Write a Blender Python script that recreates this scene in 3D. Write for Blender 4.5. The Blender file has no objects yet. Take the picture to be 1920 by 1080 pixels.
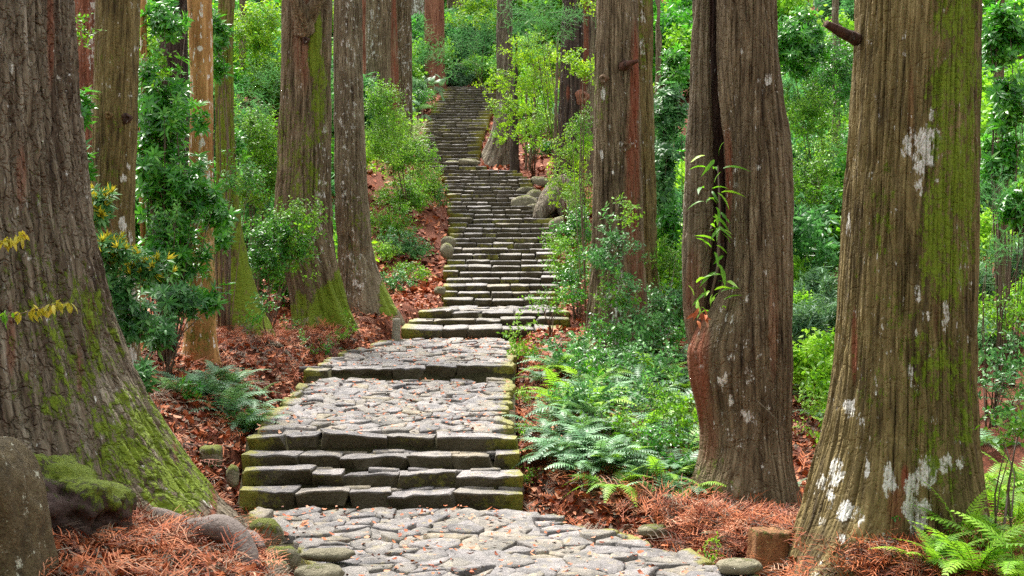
import bpy, math, random
import numpy as np
from mathutils import Vector, Matrix, Quaternion

random.seed(7)
RNG = np.random.default_rng(7)
R = math.radians
SC = bpy.context.scene
COL = SC.collection

# ------------------------------------------------------------------ camera, sky, sun, exposure
FPX = 2600.0                       # focal length in photo pixels (photo is 1920 wide)
cam_data = bpy.data.cameras.new('camera')
cam = bpy.data.objects.new('camera', cam_data)
COL.objects.link(cam)
cam_data.sensor_width = 36.0
cam_data.lens = 36.0 * FPX / 1920.0
cam_data.clip_start = 0.1
cam_data.clip_end = 2000.0
cam.location = (0, 0, 0)
cam.rotation_euler = (R(90), 0, 0)
SC.camera = cam

SUN_EL, SUN_AZ = 62.0, -28.0       # azimuth from +y (uphill), positive to the right
world = bpy.data.worlds.new('World')
SC.world = world
world.use_nodes = True
wn = world.node_tree.nodes
wl = world.node_tree.links
bg = wn['Background']
sky = wn.new('ShaderNodeTexSky')
sky.sky_type = 'NISHITA'
sky.sun_disc = False
sky.sun_elevation = R(SUN_EL)
sky.sun_rotation = R(SUN_AZ)
sky.air_density = 1.0
sky.dust_density = 3.0
hs = wn.new('ShaderNodeHueSaturation')
hs.inputs['Saturation'].default_value = 0.16
wl.new(sky.outputs[0], hs.inputs['Color'])
wl.new(hs.outputs[0], bg.inputs['Color'])
bg.inputs['Strength'].default_value = 0.075

sun_data = bpy.data.lights.new('sun', 'SUN')
sun_data.energy = 1.5
sun_data.angle = R(11)
sun_data.color = (1.0, 0.95, 0.86)
sun = bpy.data.objects.new('sun', sun_data)
COL.objects.link(sun)
sd = Vector((math.sin(R(SUN_AZ)) * math.cos(R(SUN_EL)), math.cos(R(SUN_AZ)) * math.cos(R(SUN_EL)), math.sin(R(SUN_EL))))
sun.rotation_euler = sd.to_track_quat('Z', 'Y').to_euler()
sun.location = (0, 0, 60)

vs = SC.view_settings
vs.view_transform = 'Standard'
vs.look = 'None'
vs.gamma = 1.0
vs.exposure = 2.75
vs.use_curve_mapping = False
SC.cycles.max_bounces = 6
SC.cycles.diffuse_bounces = 3
SC.cycles.glossy_bounces = 2
SC.cycles.transmission_bounces = 3
SC.cycles.transparent_max_bounces = 4
SC.cycles.use_denoising = False

# ------------------------------------------------------------------ helpers
def P(px, py, d):
    """a point seen at photo pixel (px, py) at distance d"""
    return np.array(((px - 960.0) * d / FPX, d, (540.0 - py) * d / FPX))

def tag(o, label=None, cat=None, group=None, kind=None):
    if label: o['label'] = label
    if cat: o['category'] = cat
    if group: o['group'] = group
    if kind: o['kind'] = kind
    return o

def empty(name, loc=(0, 0, 0)):
    o = bpy.data.objects.new(name, None)
    o.empty_display_size = 0.1
    o.location = loc
    COL.objects.link(o)
    return o

def make_mesh(name, verts, faces, mats=(), smooth=True, attrs=None, fmat=None):
    me = bpy.data.meshes.new(name)
    verts = np.asarray(verts, dtype=np.float32)
    if isinstance(faces, np.ndarray):
        nf, k = faces.shape
        me.vertices.add(len(verts)); me.vertices.foreach_set('co', verts.ravel())
        me.loops.add(nf * k); me.loops.foreach_set('vertex_index', faces.astype(np.int32).ravel())
        me.polygons.add(nf)
        me.polygons.foreach_set('loop_start', np.arange(0, nf * k, k, dtype=np.int32))
        me.polygons.foreach_set('loop_total', np.full(nf, k, dtype=np.int32))
        me.update(calc_edges=True)
    else:
        me.from_pydata([tuple(v) for v in verts.tolist()], [], faces)
    for m in mats: me.materials.append(m)
    me.polygons.foreach_set('use_smooth', np.full(len(me.polygons), bool(smooth)))
    if fmat is not None: me.polygons.foreach_set('material_index', np.asarray(fmat, dtype=np.int32))
    for k_, v_ in (attrs or {}).items():
        v_ = np.asarray(v_, dtype=np.float32)
        if v_.ndim == 2:
            a = me.attributes.new(k_, 'FLOAT_VECTOR', 'POINT'); a.data.foreach_set('vector', v_.ravel())
        else:
            a = me.attributes.new(k_, 'FLOAT', 'POINT'); a.data.foreach_set('value', v_)
    me.update()
    return me

def link(name, me, parent=None, loc=None):
    o = bpy.data.objects.new(name, me)
    if parent is not None: o.parent = parent
    if loc is not None: o.location = loc
    COL.objects.link(o)
    return o

def _hash(ix, iy, iz, seed):
    h = (ix.astype(np.uint32) * np.uint32(374761393)) ^ (iy.astype(np.uint32) * np.uint32(668265263)) ^ (iz.astype(np.uint32) * np.uint32(2246822519)) ^ np.uint32((seed * 3266489917) & 0xffffffff)
    h = (h ^ (h >> np.uint32(15))) * np.uint32(2246822519)
    h = (h ^ (h >> np.uint32(13))) * np.uint32(3266489917)
    h = h ^ (h >> np.uint32(16))
    return h.astype(np.float64) / 4294967295.0 * 2 - 1

def noise3(x, y, z, seed=0):
    x, y, z = np.broadcast_arrays(np.asarray(x, float), np.asarray(y, float), np.asarray(z, float))
    fx, fy, fz = np.floor(x), np.floor(y), np.floor(z)
    ix, iy, iz = fx.astype(np.int64), fy.astype(np.int64), fz.astype(np.int64)
    tx, ty, tz = x - fx, y - fy, z - fz
    tx = tx * tx * (3 - 2 * tx); ty = ty * ty * (3 - 2 * ty); tz = tz * tz * (3 - 2 * tz)
    r = 0
    for a in (0, 1):
        wx = tx if a else 1 - tx
        for b in (0, 1):
            wy = ty if b else 1 - ty
            for c in (0, 1):
                wz = tz if c else 1 - tz
                r = r + wx * wy * wz * _hash(ix + a, iy + b, iz + c, seed)
    return r

def fbm(x, y, z, seed=0, octs=3):
    s, a, f, t = 0, 1.0, 1.0, 0
    for i in range(octs):
        s = s + a * noise3(np.asarray(x) * f, np.asarray(y) * f, np.asarray(z) * f, seed + i * 17)
        t += a; a *= 0.5; f *= 2.03
    return s / t

def sstep(a, b, x):
    t = np.clip((np.asarray(x, float) - a) / (b - a), 0, 1)
    return t * t * (3 - 2 * t)

def tube_geo(pts, rad, n=6, cap=True):
    pts = np.asarray(pts, float); m = len(pts)
    if np.isscalar(rad): rad = [rad] * m
    V, Fc = [], []
    for i in range(m):
        t = pts[min(i + 1, m - 1)] - pts[max(i - 1, 0)]
        t = t / (np.linalg.norm(t) + 1e-9)
        a = np.cross(t, (0, 0, 1) if abs(t[2]) < 0.9 else (1, 0, 0)); a /= np.linalg.norm(a)
        b = np.cross(t, a)
        for k in range(n):
            th = 2 * math.pi * k / n
            V.append(pts[i] + rad[i] * (math.cos(th) * a + math.sin(th) * b))
    for i in range(m - 1):
        for k in range(n):
            k2 = (k + 1) % n
            Fc.append((i * n + k, i * n + k2, (i + 1) * n + k2, (i + 1) * n + k))
    if cap:
        Fc.append(tuple(range(n - 1, -1, -1)))
        Fc.append(tuple((m - 1) * n + k for k in range(n)))
    return V, Fc

class Geo:
    def __init__(s): s.v, s.f, s.t, s.n, s.fm = [], [], [], 0, []
    def add(s, v, f, tint=0.5, mi=0):
        v = np.asarray(v, float)
        s.v.append(v); s.f.extend(tuple(int(i) + s.n for i in q) for q in f)
        s.t.append(np.full(len(v), tint) if np.isscalar(tint) else np.asarray(tint))
        s.fm.extend([mi] * len(f)); s.n += len(v)
    def mesh(s, name, mats, smooth=True):
        return make_mesh(name, np.concatenate(s.v), s.f, mats, smooth, {'tint': np.concatenate(s.t)}, s.fm)

# ------------------------------------------------------------------ materials
class NT:
    def __init__(s, name):
        s.m = bpy.data.materials.new(name); s.m.use_nodes = True
        s.t = s.m.node_tree; s.n = s.t.nodes; s.l = s.t.links
        s.b = s.n['Principled BSDF']; s.out = s.n['Material Output']
    def node(s, k, **kw):
        n = s.n.new(k)
        for a, v in kw.items(): setattr(n, a, v)
        return n
    def plug(s, sock, v):
        if hasattr(v, 'links'): s.l.new(v, sock)
        elif v is not None:
            if sock.type == 'RGBA' and not np.isscalar(v) and len(v) == 3: v = (*v, 1)
            sock.default_value = v
    def attr(s, name, out='Fac'):
        return s.node('ShaderNodeAttribute', attribute_name=name).outputs[out]
    def objrand(s): return s.node('ShaderNodeObjectInfo').outputs['Random']
    def pos(s): return s.node('ShaderNodeNewGeometry').outputs['Position']
    def normal(s): return s.node('ShaderNodeNewGeometry').outputs['Normal']
    def mapping(s, vec, scale=(1, 1, 1), loc=(0, 0, 0)):
        n = s.node('ShaderNodeMapping'); s.plug(n.inputs['Vector'], vec)
        n.inputs['Scale'].default_value = scale; n.inputs['Location'].default_value = loc
        return n.outputs[0]
    def noise(s, vec, scale, detail=3, rough=0.55, dist=0.0, out='Fac'):
        n = s.node('ShaderNodeTexNoise'); s.plug(n.inputs['Vector'], vec)
        n.inputs['Scale'].default_value = scale; n.inputs['Detail'].default_value = detail
        n.inputs['Roughness'].default_value = rough; n.inputs['Distortion'].default_value = dist
        return n.outputs[out]
    def voronoi(s, vec, scale, feature='F1', out='Distance'):
        n = s.node('ShaderNodeTexVoronoi', feature=feature); s.plug(n.inputs['Vector'], vec)
        n.inputs['Scale'].default_value = scale
        return n.outputs[out]
    def ramp(s, fac, stops, interp='LINEAR'):
        n = s.node('ShaderNodeValToRGB'); s.plug(n.inputs[0], fac)
        r = n.color_ramp; r.interpolation = interp
        while len(r.elements) < len(stops): r.elements.new(0.5)
        for e, (p, c) in zip(r.elements, stops):
            e.position = p; e.color = (*c, 1) if not np.isscalar(c) else (c, c, c, 1)
        return n.outputs[0]
    def math(s, op, a, b=0.0, c=None, clamp=False):
        n = s.node('ShaderNodeMath', operation=op, use_clamp=clamp)
        s.plug(n.inputs[0], a); s.plug(n.inputs[1], b)
        if c is not None: s.plug(n.inputs[2], c)
        return n.outputs[0]
    def mix(s, f, a, b, blend='MIX'):
        n = s.node('ShaderNodeMix', data_type='RGBA', blend_type=blend)
        s.plug(n.inputs['Factor'], f); s.plug(n.inputs['A'], a) if False else None
        s.plug(n.inputs[6], a); s.plug(n.inputs[7], b); s.plug(n.inputs[0], f)
        return n.outputs[2]
    def bump(s, h, strength=0.5, dist=0.02, normal=None):
        n = s.node('ShaderNodeBump'); n.inputs['Strength'].default_value = strength
        n.inputs['Distance'].default_value = dist; s.plug(n.inputs['Height'], h)
        if normal is not None: s.plug(n.inputs['Normal'], normal)
        return n.outputs[0]
    def done(s, color, rough=0.8, normal=None, spec=0.3):
        s.plug(s.b.inputs['Base Color'], color); s.plug(s.b.inputs['Roughness'], rough)
        s.b.inputs['Specular IOR Level'].default_value = spec
        if normal is not None: s.plug(s.b.inputs['Normal'], normal)
        return s.m

def mat_bark(name, stops, freq=9.0, moss=((0.20, 0.27, 0.012), (0.075, 0.12, 0.008)), patch=(0.80, 0.78, 0.73), speck=0.0, red=(0.19, 0.055, 0.025), bump=0.9, crack=0.5):
    t = NT(name)
    bv = t.attr('bark', 'Vector')
    st = t.mapping(bv, (1, 1, 0.09))
    n1 = t.noise(st, freq * 2.2, 5, 0.65, 0.3)
    n2 = t.noise(t.mapping(bv, (1, 1, 0.35)), 2.2, 3, 0.6)
    f = t.math('ADD', t.math('MULTIPLY', n1, 0.75), t.math('MULTIPLY', n2, 0.35))
    c = t.ramp(f, [(0.38 + 0.34 * i / (len(stops) - 1), s_) for i, s_ in enumerate(stops)])
    # reddish bare wood strips
    rd = t.math('MULTIPLY', t.attr('red'), t.ramp(t.noise(st, freq, 3, 0.6), [(0.30, 0.15), (0.5, 1.0)]), clamp=True)
    c = t.mix(rd, c, red)
    # flat pale lichen spots
    if speck > 0:
        sp = t.noise(t.mapping(bv, (1, 1, 0.3), (3.1, 1.7, 0)), 17.0, 3, 0.6)
        c = t.mix(t.ramp(sp, [(0.78 - speck, 0.0), (0.80 - speck, 0.75)]), c, patch)
    lf = t.math('ADD', t.math('MULTIPLY', t.attr('lichen'), 0.72), t.math('ADD', t.math('MULTIPLY', t.math('SUBTRACT', t.noise(t.mapping(bv, (1, 1, 0.16)), 46.0, 5, 0.75), 0.5), 2.0), t.math('MULTIPLY', t.math('SUBTRACT', t.noise(t.mapping(bv, (1, 1, 0.7)), 9.0, 4, 0.7), 0.5), 2.4)))
    pc = t.mix(t.ramp(t.noise(bv, 55.0, 4, 0.75), [(0.36, 0.0), (0.66, 1.0)]), patch, tuple(x * y for x, y in zip(patch, (0.50, 0.52, 0.46))))
    c = t.mix(t.ramp(lf, [(0.44, 0.0), (0.60, 0.92)]), c, pc)
    # moss
    mn = t.noise(t.mapping(bv, (1, 1, 0.4), (7, 2, 1)), 20.0, 6, 0.8)
    mf = t.math('ADD', t.math('ADD', t.math('MULTIPLY', t.attr('moss'), 0.85), t.math('MULTIPLY', t.math('SUBTRACT', mn, 0.5), 2.0)), t.math('MULTIPLY', t.math('SUBTRACT', t.noise(t.mapping(bv, (1, 1, 0.6)), 4.0, 3), 0.5), 0.9))
    mc = t.mix(t.noise(bv, 45.0, 2), moss[0], moss[1])
    mm = t.ramp(mf, [(0.46, 0.0), (0.60, 0.95)])
    c = t.mix(mm, c, mc)
    fine = t.noise(t.mapping(bv, (1, 1, 0.12)), 42.0, 4, 0.7)
    h = t.math('ADD', t.math('MULTIPLY', n1, 1.0), t.math('MULTIPLY', fine, 0.45))
    ck = t.node('ShaderNodeVectorMath', operation='ADD')
    t.plug(ck.inputs[0], t.mapping(bv, (1, 1, 0.28))); cv = t.node('ShaderNodeVectorMath', operation='SCALE')
    t.plug(cv.inputs[0], t.noise(bv, 7.0, 3, out='Color')); cv.inputs['Scale'].default_value = 0.10; t.plug(ck.inputs[1], cv.outputs[0])
    vd = t.voronoi(ck.outputs[0], 15.0, 'DISTANCE_TO_EDGE')
    h = t.math('ADD', h, t.math('MULTIPLY', t.ramp(vd, [(0.0, 0.0), (0.14, 1.0)]), crack))
    h = t.math('ADD', h, t.math('MULTIPLY', t.voronoi(ck.outputs[0], 15.0, 'F1', 'Color'), crack * 0.5))
    h = t.math('ADD', h, t.math('MULTIPLY', t.math('MULTIPLY', mm, t.noise(bv, 70.0, 2)), 0.5))
    return t.done(c, 0.85, t.bump(h, bump, 0.03), 0.25)

def mat_leaf(name, cols, rough=0.38, trans=0.25, spec=0.5, yellow=None):
    """cols: dark -> light along the per-leaf tint; some leaves yellowish"""
    t = NT(name)
    tint = t.attr('tint')
    c = t.ramp(tint, [(i / (len(cols) - 1), q) for i, q in enumerate(cols)])
    rnd = t.objrand()
    c2 = t.node('ShaderNodeHueSaturation')
    t.plug(c2.inputs['Color'], c)
    t.plug(c2.inputs['Value'], t.math('ADD', t.math('MULTIPLY', rnd, 0.6), 0.72))
    t.plug(c2.inputs['Hue'], t.math('ADD', t.math('MULTIPLY', rnd, -0.03), 0.515))
    c = c2.outputs[0]
    t.done(c, rough, None, spec)
    if trans > 0:
        tr = t.node('ShaderNodeBsdfTranslucent')
        tc = t.mix(0.5, c, (0.16, 0.30, 0.02)) if yellow is None else t.mix(0.5, c, yellow)
        t.plug(tr.inputs['Color'], tc)
        mx = t.node('ShaderNodeMixShader'); mx.inputs[0].default_value = trans
        t.l.new(t.b.outputs[0], mx.inputs[1]); t.l.new(tr.outputs[0], mx.inputs[2])
        t.l.new(mx.outputs[0], t.out.inputs['Surface'])
    return t.m

def mat_stone():
    t = NT('weathered_stone')
    ps = t.pos(); rnd = t.objrand()
    base = t.ramp(rnd, [(0.0, (0.165, 0.155, 0.155)), (0.25, (0.262, 0.248, 0.252)), (0.5, (0.22, 0.205, 0.178)), (0.72, (0.30, 0.282, 0.285)), (0.88, (0.29, 0.250, 0.175)), (1.0, (0.20, 0.192, 0.198))])
    n1 = t.noise(ps, 5.0, 5, 0.65); n2 = t.noise(ps, 38.0, 4, 0.7)
    base = t.mix(1.0, base, t.ramp(n1, [(0.34, 0.40), (0.64, (1.14, 1.09, 1.05))]), 'MULTIPLY')
    base = t.mix(0.55, base, t.ramp(n2, [(0.34, 0.45), (0.66, 1.2)]), 'MULTIPLY')
    # tan lichen
    base = t.mix(t.ramp(t.noise(ps, 7.5, 4, 0.7), [(0.56, 0.0), (0.68, 0.55)]), base, (0.36, 0.30, 0.17))
    # olive algae with painted shade on hewn riser faces, yellow moss along the edges
    al = t.math('ADD', t.attr('algae_shade'), t.math('MULTIPLY', t.math('SUBTRACT', t.noise(ps, 6.0, 4, 0.7), 0.5), 0.9))
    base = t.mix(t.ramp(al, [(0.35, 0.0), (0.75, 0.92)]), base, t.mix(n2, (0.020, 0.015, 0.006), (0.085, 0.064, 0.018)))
    mo = t.math('ADD', t.attr('moss'), t.math('MULTIPLY', t.math('SUBTRACT', t.noise(ps, 9.0, 5, 0.75), 0.5), 1.3))
    mm = t.ramp(mo, [(0.48, 0.0), (0.70, 0.9)])
    base = t.mix(mm, base, t.mix(t.noise(ps, 22.0, 3), (0.085, 0.105, 0.010), (0.33, 0.29, 0.03)))
    h = t.math('ADD', t.noise(ps, 14.0, 6, 0.75), t.math('MULTIPLY', n2, 0.5))
    return t.done(base, 0.62, t.bump(h, 1.0, 0.035), 0.4)

def mat_soil(name, cols, scale):
    t = NT(name)
    ps = t.pos()
    n1 = t.noise(ps, scale, 6, 0.75, 0.4); n2 = t.noise(ps, 0.6, 3)
    f = t.math('ADD', t.math('MULTIPLY', n1, 0.8), t.math('MULTIPLY', n2, 0.25))
    c = t.ramp(f, [(0.32 + 0.42 * i / (len(cols) - 1), q) for i, q in enumerate(cols)])
    h = t.noise(ps, scale * 2, 6, 0.8)
    return t.done(c, 0.9, t.bump(h, 1.0, 0.04), 0.2)

def mat_tint(name, cols, rough=0.7, spec=0.3):
    t = NT(name)
    c = t.ramp(t.attr('tint'), [(i / (len(cols) - 1), q) for i, q in enumerate(cols)])
    return t.done(c, rough, None, spec)

def mat_rock(name, cols, patch, scale=6.0, mossc=((0.08, 0.11, 0.012), (0.22, 0.24, 0.03)), pamt=0.60):
    t = NT(name)
    ps = t.pos()
    n1 = t.noise(ps, scale, 6, 0.7); n2 = t.noise(ps, scale * 6, 4, 0.7)
    c = t.ramp(t.math('ADD', t.math('MULTIPLY', n1, 0.6), t.math('MULTIPLY', n2, 0.4)), [(0.3 + 0.4 * i / (len(cols) - 1), q) for i, q in enumerate(cols)])
    c = t.mix(t.ramp(t.noise(ps, scale * 1.3, 5, 0.72), [(pamt, 0.0), (pamt + 0.05, 0.9)]), c, patch)
    mo = t.math('ADD', t.attr('moss'), t.math('MULTIPLY', t.math('SUBTRACT', t.noise(ps, scale * 1.5, 6, 0.75), 0.5), 1.4))
    mm = t.ramp(mo, [(0.46, 0.0), (0.62, 0.95)])
    c = t.mix(mm, c, t.mix(t.noise(ps, scale * 5, 3), *mossc))
    h = t.math('ADD', t.math('ADD', n1, t.math('MULTIPLY', n2, 0.5)), t.math('MULTIPLY', mm, t.noise(ps, scale * 9, 3)))
    return t.done(c, 0.8, t.bump(h, 0.9, 0.04), 0.3)

M = {}
BR = [(0.028, 0.017, 0.008), (0.090, 0.064, 0.034), (0.178, 0.134, 0.076), (0.30, 0.235, 0.145)]
M['bark_grey'] = mat_bark('cedar_bark_grey', [(0.026, 0.017, 0.010), (0.092, 0.070, 0.044), (0.180, 0.150, 0.102), (0.29, 0.255, 0.19)], 8, crack=1.1)
M['bark_brown'] = mat_bark('cedar_bark_brown', BR, 10, speck=0.05)
M['bark_olive'] = mat_bark('cedar_bark_olive', [(0.030, 0.019, 0.007), (0.096, 0.070, 0.025), (0.180, 0.135, 0.050), (0.27, 0.21, 0.09)], 11, speck=0.02, bump=0.75, crack=0.45)
M['bark_orange'] = mat_bark('smooth_bark_orange', [(0.13, 0.065, 0.020), (0.29, 0.145, 0.045), (0.45, 0.25, 0.09), (0.58, 0.40, 0.20)], 4, moss=((0.15, 0.14, 0.015), (0.10, 0.10, 0.012)), speck=0.17, bump=0.5, crack=0.3)
M['bark_red'] = mat_bark('cedar_bark_red', [(0.055, 0.020, 0.012), (0.16, 0.060, 0.032), (0.27, 0.115, 0.065), (0.36, 0.19, 0.125)], 9, speck=0.06)
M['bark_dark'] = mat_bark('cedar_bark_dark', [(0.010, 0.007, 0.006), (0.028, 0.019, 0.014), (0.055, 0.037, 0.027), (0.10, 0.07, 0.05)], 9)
M['bark_tan'] = mat_bark('cedar_bark_tan', [(0.055, 0.040, 0.024), (0.12, 0.092, 0.055), (0.20, 0.16, 0.10), (0.32, 0.27, 0.18)], 12, speck=0.08)
M['stone'] = mat_stone()
M['litter_soil'] = mat_soil('reddish_forest_soil', [(0.030, 0.010, 0.006), (0.10, 0.030, 0.015), (0.21, 0.065, 0.032), (0.32, 0.14, 0.085)], 26)
M['bed'] = mat_soil('path_bed_soil', [(0.020, 0.016, 0.009), (0.050, 0.046, 0.018), (0.11, 0.09, 0.032)], 30)
M['litter'] = mat_tint('dry_leaf_litter', [(0.055, 0.013, 0.007), (0.17, 0.038, 0.014), (0.33, 0.078, 0.022), (0.42, 0.125, 0.038), (0.48, 0.24, 0.14)])
M['broad'] = mat_leaf('glossy_leaf', [(0.014, 0.090, 0.008), (0.032, 0.190, 0.014), (0.070, 0.30, 0.022), (0.16, 0.42, 0.05)], 0.32, 0.45, 0.5, (0.12, 0.45, 0.02))
M['blue'] = mat_leaf('bluish_glossy_leaf', [(0.018, 0.095, 0.018), (0.048, 0.185, 0.036), (0.100, 0.29, 0.07), (0.19, 0.40, 0.14)], 0.40, 0.38, 0.38, (0.14, 0.42, 0.08))
M['small'] = mat_leaf('small_leaf', [(0.036, 0.140, 0.007), (0.090, 0.27, 0.011), (0.17, 0.39, 0.018), (0.28, 0.52, 0.040)], 0.45, 0.50, 0.35, (0.20, 0.50, 0.015))
M['bright'] = mat_leaf('yellow_green_leaf', [(0.075, 0.24, 0.006), (0.16, 0.40, 0.010), (0.27, 0.52, 0.016), (0.40, 0.62, 0.035)], 0.5, 0.52, 0.3, (0.38, 0.60, 0.012))
M['shoot'] = mat_leaf('yellow_new_leaf', [(0.26, 0.26, 0.010), (0.44, 0.40, 0.02), (0.58, 0.50, 0.06)], 0.45, 0.4, 0.4, (0.55, 0.48, 0.03))
M['fern'] = mat_leaf('grey_green_fern', [(0.045, 0.145, 0.052), (0.095, 0.245, 0.105), (0.17, 0.34, 0.17), (0.26, 0.42, 0.25)], 0.46, 0.34, 0.35)
M['fernlight'] = mat_leaf('light_green_fern', [(0.07, 0.23, 0.010), (0.15, 0.37, 0.018), (0.25, 0.49, 0.034), (0.35, 0.58, 0.08)], 0.5, 0.48, 0.35, (0.28, 0.55, 0.02))
M['needle'] = mat_leaf('cedar_needle', [(0.022, 0.125, 0.036), (0.050, 0.205, 0.058), (0.10, 0.29, 0.095), (0.17, 0.37, 0.15)], 0.55, 0.45, 0.3, (0.14, 0.42, 0.08))
M['straw'] = mat_leaf('pale_grass_blade', [(0.20, 0.22, 0.08), (0.36, 0.36, 0.18), (0.50, 0.48, 0.30)], 0.5, 0.3, 0.4)
M['twig'] = mat_tint('twig_wood', [(0.06, 0.04, 0.025), (0.14, 0.10, 0.065), (0.28, 0.22, 0.15)])
M['boulder'] = mat_rock('lichened_boulder', [(0.018, 0.013, 0.005), (0.085, 0.062, 0.026), (0.19, 0.148, 0.075)], (0.50, 0.50, 0.38), 8.0, ((0.07, 0.075, 0.010), (0.15, 0.14, 0.02)), pamt=0.60)
M['mossrock'] = mat_rock('mossy_rock', [(0.10, 0.09, 0.055), (0.19, 0.17, 0.11), (0.27, 0.24, 0.16)], (0.36, 0.33, 0.22), 9.0)
M['rotten'] = mat_rock('rotten_wood', [(0.020, 0.012, 0.010), (0.060, 0.036, 0.028), (0.11, 0.075, 0.06)], (0.16, 0.12, 0.10), 9.0, ((0.045, 0.10, 0.006), (0.22, 0.26, 0.014)), 0.66)
M['root'] = mat_rock('polished_root', [(0.075, 0.055, 0.047), (0.15, 0.12, 0.105), (0.21, 0.175, 0.16)], (0.26, 0.14, 0.10), 5.0, pamt=0.64)
M['stump'] = mat_rock('orange_stump', [(0.10, 0.040, 0.018), (0.24, 0.105, 0.040), (0.36, 0.19, 0.075)], (0.42, 0.28, 0.10), 12.0, pamt=0.60)
M['post'] = mat_rock('stone_post', [(0.20, 0.185, 0.14), (0.30, 0.275, 0.21), (0.38, 0.35, 0.28)], (0.46, 0.44, 0.36), 12.0)

# ------------------------------------------------------------------ the lie of the land
# edges of the path in photo pixels at distances, and the height of the ground line under it
EDGE = np.array([(4, 1100, 4300), (7, 880, 2700), (9, 740, 2050), (10, 690, 1830), (11.7, 610, 1440), (13, 550, 1290), (14, 492, 1140), (15.3, 446, 975), (16.48, 463, 962), (18, 505, 962),
                 (21, 578, 962), (24, 650, 966), (26.9, 738, 972), (27.0, 760, 1045), (28.0, 770, 1062), (28.5, 790, 1066), (31.2, 832, 1040), (33, 835, 1050), (36, 842, 1048),
                 (39, 845, 1040), (42, 843, 1022), (44.5, 838, 1003), (46.5, 832, 988), (47.8, 822, 965), (48.5, 788, 897), (50, 778, 894), (53, 790, 902), (57, 802, 915),
                 (60, 812, 923), (63, 828, 928), (66, 840, 928), (80, 880, 960), (140, 900, 1000)], float)
def xl(d): return (np.interp(d, EDGE[:, 0], EDGE[:, 1]) - 960) * d / FPX
def xr(d): return (np.interp(d, EDGE[:, 0], EDGE[:, 2]) - 960) * d / FPX
# stairs: (first front edge distance, base height, rise, tread, count)
FLIGHTS = [(15.40, -2.43, 0.165, 0.36, 4), (21.0, -1.37, 0.165, 0.45, 1), (27.0, -0.99, 0.20, 0.95, 1), (27.95, -0.79, 0.15, 0.55, 2), (31.2, -0.42, 0.16, 0.611, 28), (48.3, 4.06, 0.194, 0.632, 28)]
ZP = np.array([(2, -2.62), (11.7, -2.49), (15.4, -2.43), (16.48, -1.935), (16.5, -1.77), (21, -1.37), (21.02, -1.205), (27, -0.99), (27.95, -0.79), (28.5, -0.64), (28.55, -0.49), (31.2, -0.42),
               (31.2 + 27 * 0.611, -0.42 + 27 * 0.16), (48.2, 4.06), (48.3 + 27 * 0.632, 4.06 + 27 * 0.194), (67, 9.5), (90, 18.0), (140, 36.0), (260, 70)], float)
def zp(d): return np.interp(d, ZP[:, 0], ZP[:, 1])

def bank_base(x, d):
    x = np.asarray(x, float); d = np.asarray(d, float)
    dl, dr = xl(d) - x, x - xr(d)
    ul, ur = np.maximum(dl, 0), np.maximum(dr, 0)
    z = zp(d)
    zs = (zp(d - 0.7) + z + zp(d + 0.7)) / 3
    out = np.maximum(ul, ur)
    z = z + (zs - z) * sstep(0.0, 0.6, out)
    z = z + 0.10 * ul + 0.34 * np.maximum(ul - 3.0, 0) + 0.05 * ur + 0.34 * np.maximum(ur - 4.0, 0)
    near = 1 - sstep(23, 27, d)
    z = z - near * (0.28 * np.exp(-((ur - 0.3) / 0.35) ** 2) + 0.10 * np.exp(-((ul - 0.25) / 0.3) ** 2))
    return z
# spots on the ground read off the photograph (photo pixel, distance)
SPOT = [(445, 992, 13.9), (250, 1010, 11.3), (60, 1060, 10.0), (400, 905, 15.2), (385, 800, 17.0), (450, 742, 19.0), (330, 735, 18.0), (375, 664, 20.0), (500, 642, 23.0), (600, 612, 26.0), (235, 720, 17.0), (100, 760, 16.5),
        (700, 578, 28.0), (745, 612, 26.5), (800, 490, 35.0), (815, 410, 40.0), (760, 330, 44.0), (740, 250, 42.0), (790, 215, 60.0), (640, 450, 36.0), (300, 600, 26.0), (420, 560, 30.0),
        (1010, 905, 15.6), (1150, 930, 15.0), (1140, 800, 17.5), (1040, 720, 20.0), (1400, 935, 15.5), (1290, 985, 14.2), (1170, 655, 22.0), (1650, 1015, 12.5), (1420, 1035, 12.8), (1880, 1010, 12.5), (1500, 700, 21.0),
        (1880, 760, 18.0), (1090, 560, 30.0), (1050, 410, 42.0), (1100, 470, 36.0), (930, 312, 51.0), (965, 322, 48.5), (1000, 318, 50.0), (1090, 330, 47.0), (1260, 520, 30.0)]
_sp = np.array([P(*s) for s in SPOT])
_res = _sp[:, 2] - bank_base(_sp[:, 0], _sp[:, 1])
def _ker(ax, ay, bx, by):
    s = 0.10 * (ay + by) * 0.5 + 0.35
    return np.exp(-((ax - bx) ** 2 + ((ay - by) * 0.8) ** 2) / (2 * s * s))
_K = _ker(_sp[:, None, 0], _sp[:, None, 1], _sp[None, :, 0], _sp[None, :, 1])
_W = np.linalg.solve(_K + 0.05 * np.eye(len(_sp)), _res)
def ground(x, d):
    x, d = np.broadcast_arrays(np.asarray(x, float), np.asarray(d, float))
    shp = x.shape; x = x.ravel(); d = d.ravel()
    out = np.maximum(np.maximum(xl(d) - x, x - xr(d)), 0)
    z = bank_base(x, d)
    add = np.zeros_like(x)
    for i in range(0, len(x), 40000):
        sl = slice(i, i + 40000)
        add[sl] = _ker(x[sl, None], d[sl, None], _sp[None, :, 0], _sp[None, :, 1]) @ _W
    w = sstep(0.0, 0.5, out)
    z = z + add * w + w * (0.05 * fbm(x * 1.1, d * 1.1, 0, 5, 3) + 0.12 * np.minimum(out, 6) / 6 * fbm(x * 0.35, d * 0.35, 0, 9, 2))
    z = z - 0.10 * (1 - sstep(0.0, 0.15, out))
    return z.reshape(shp)
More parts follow.
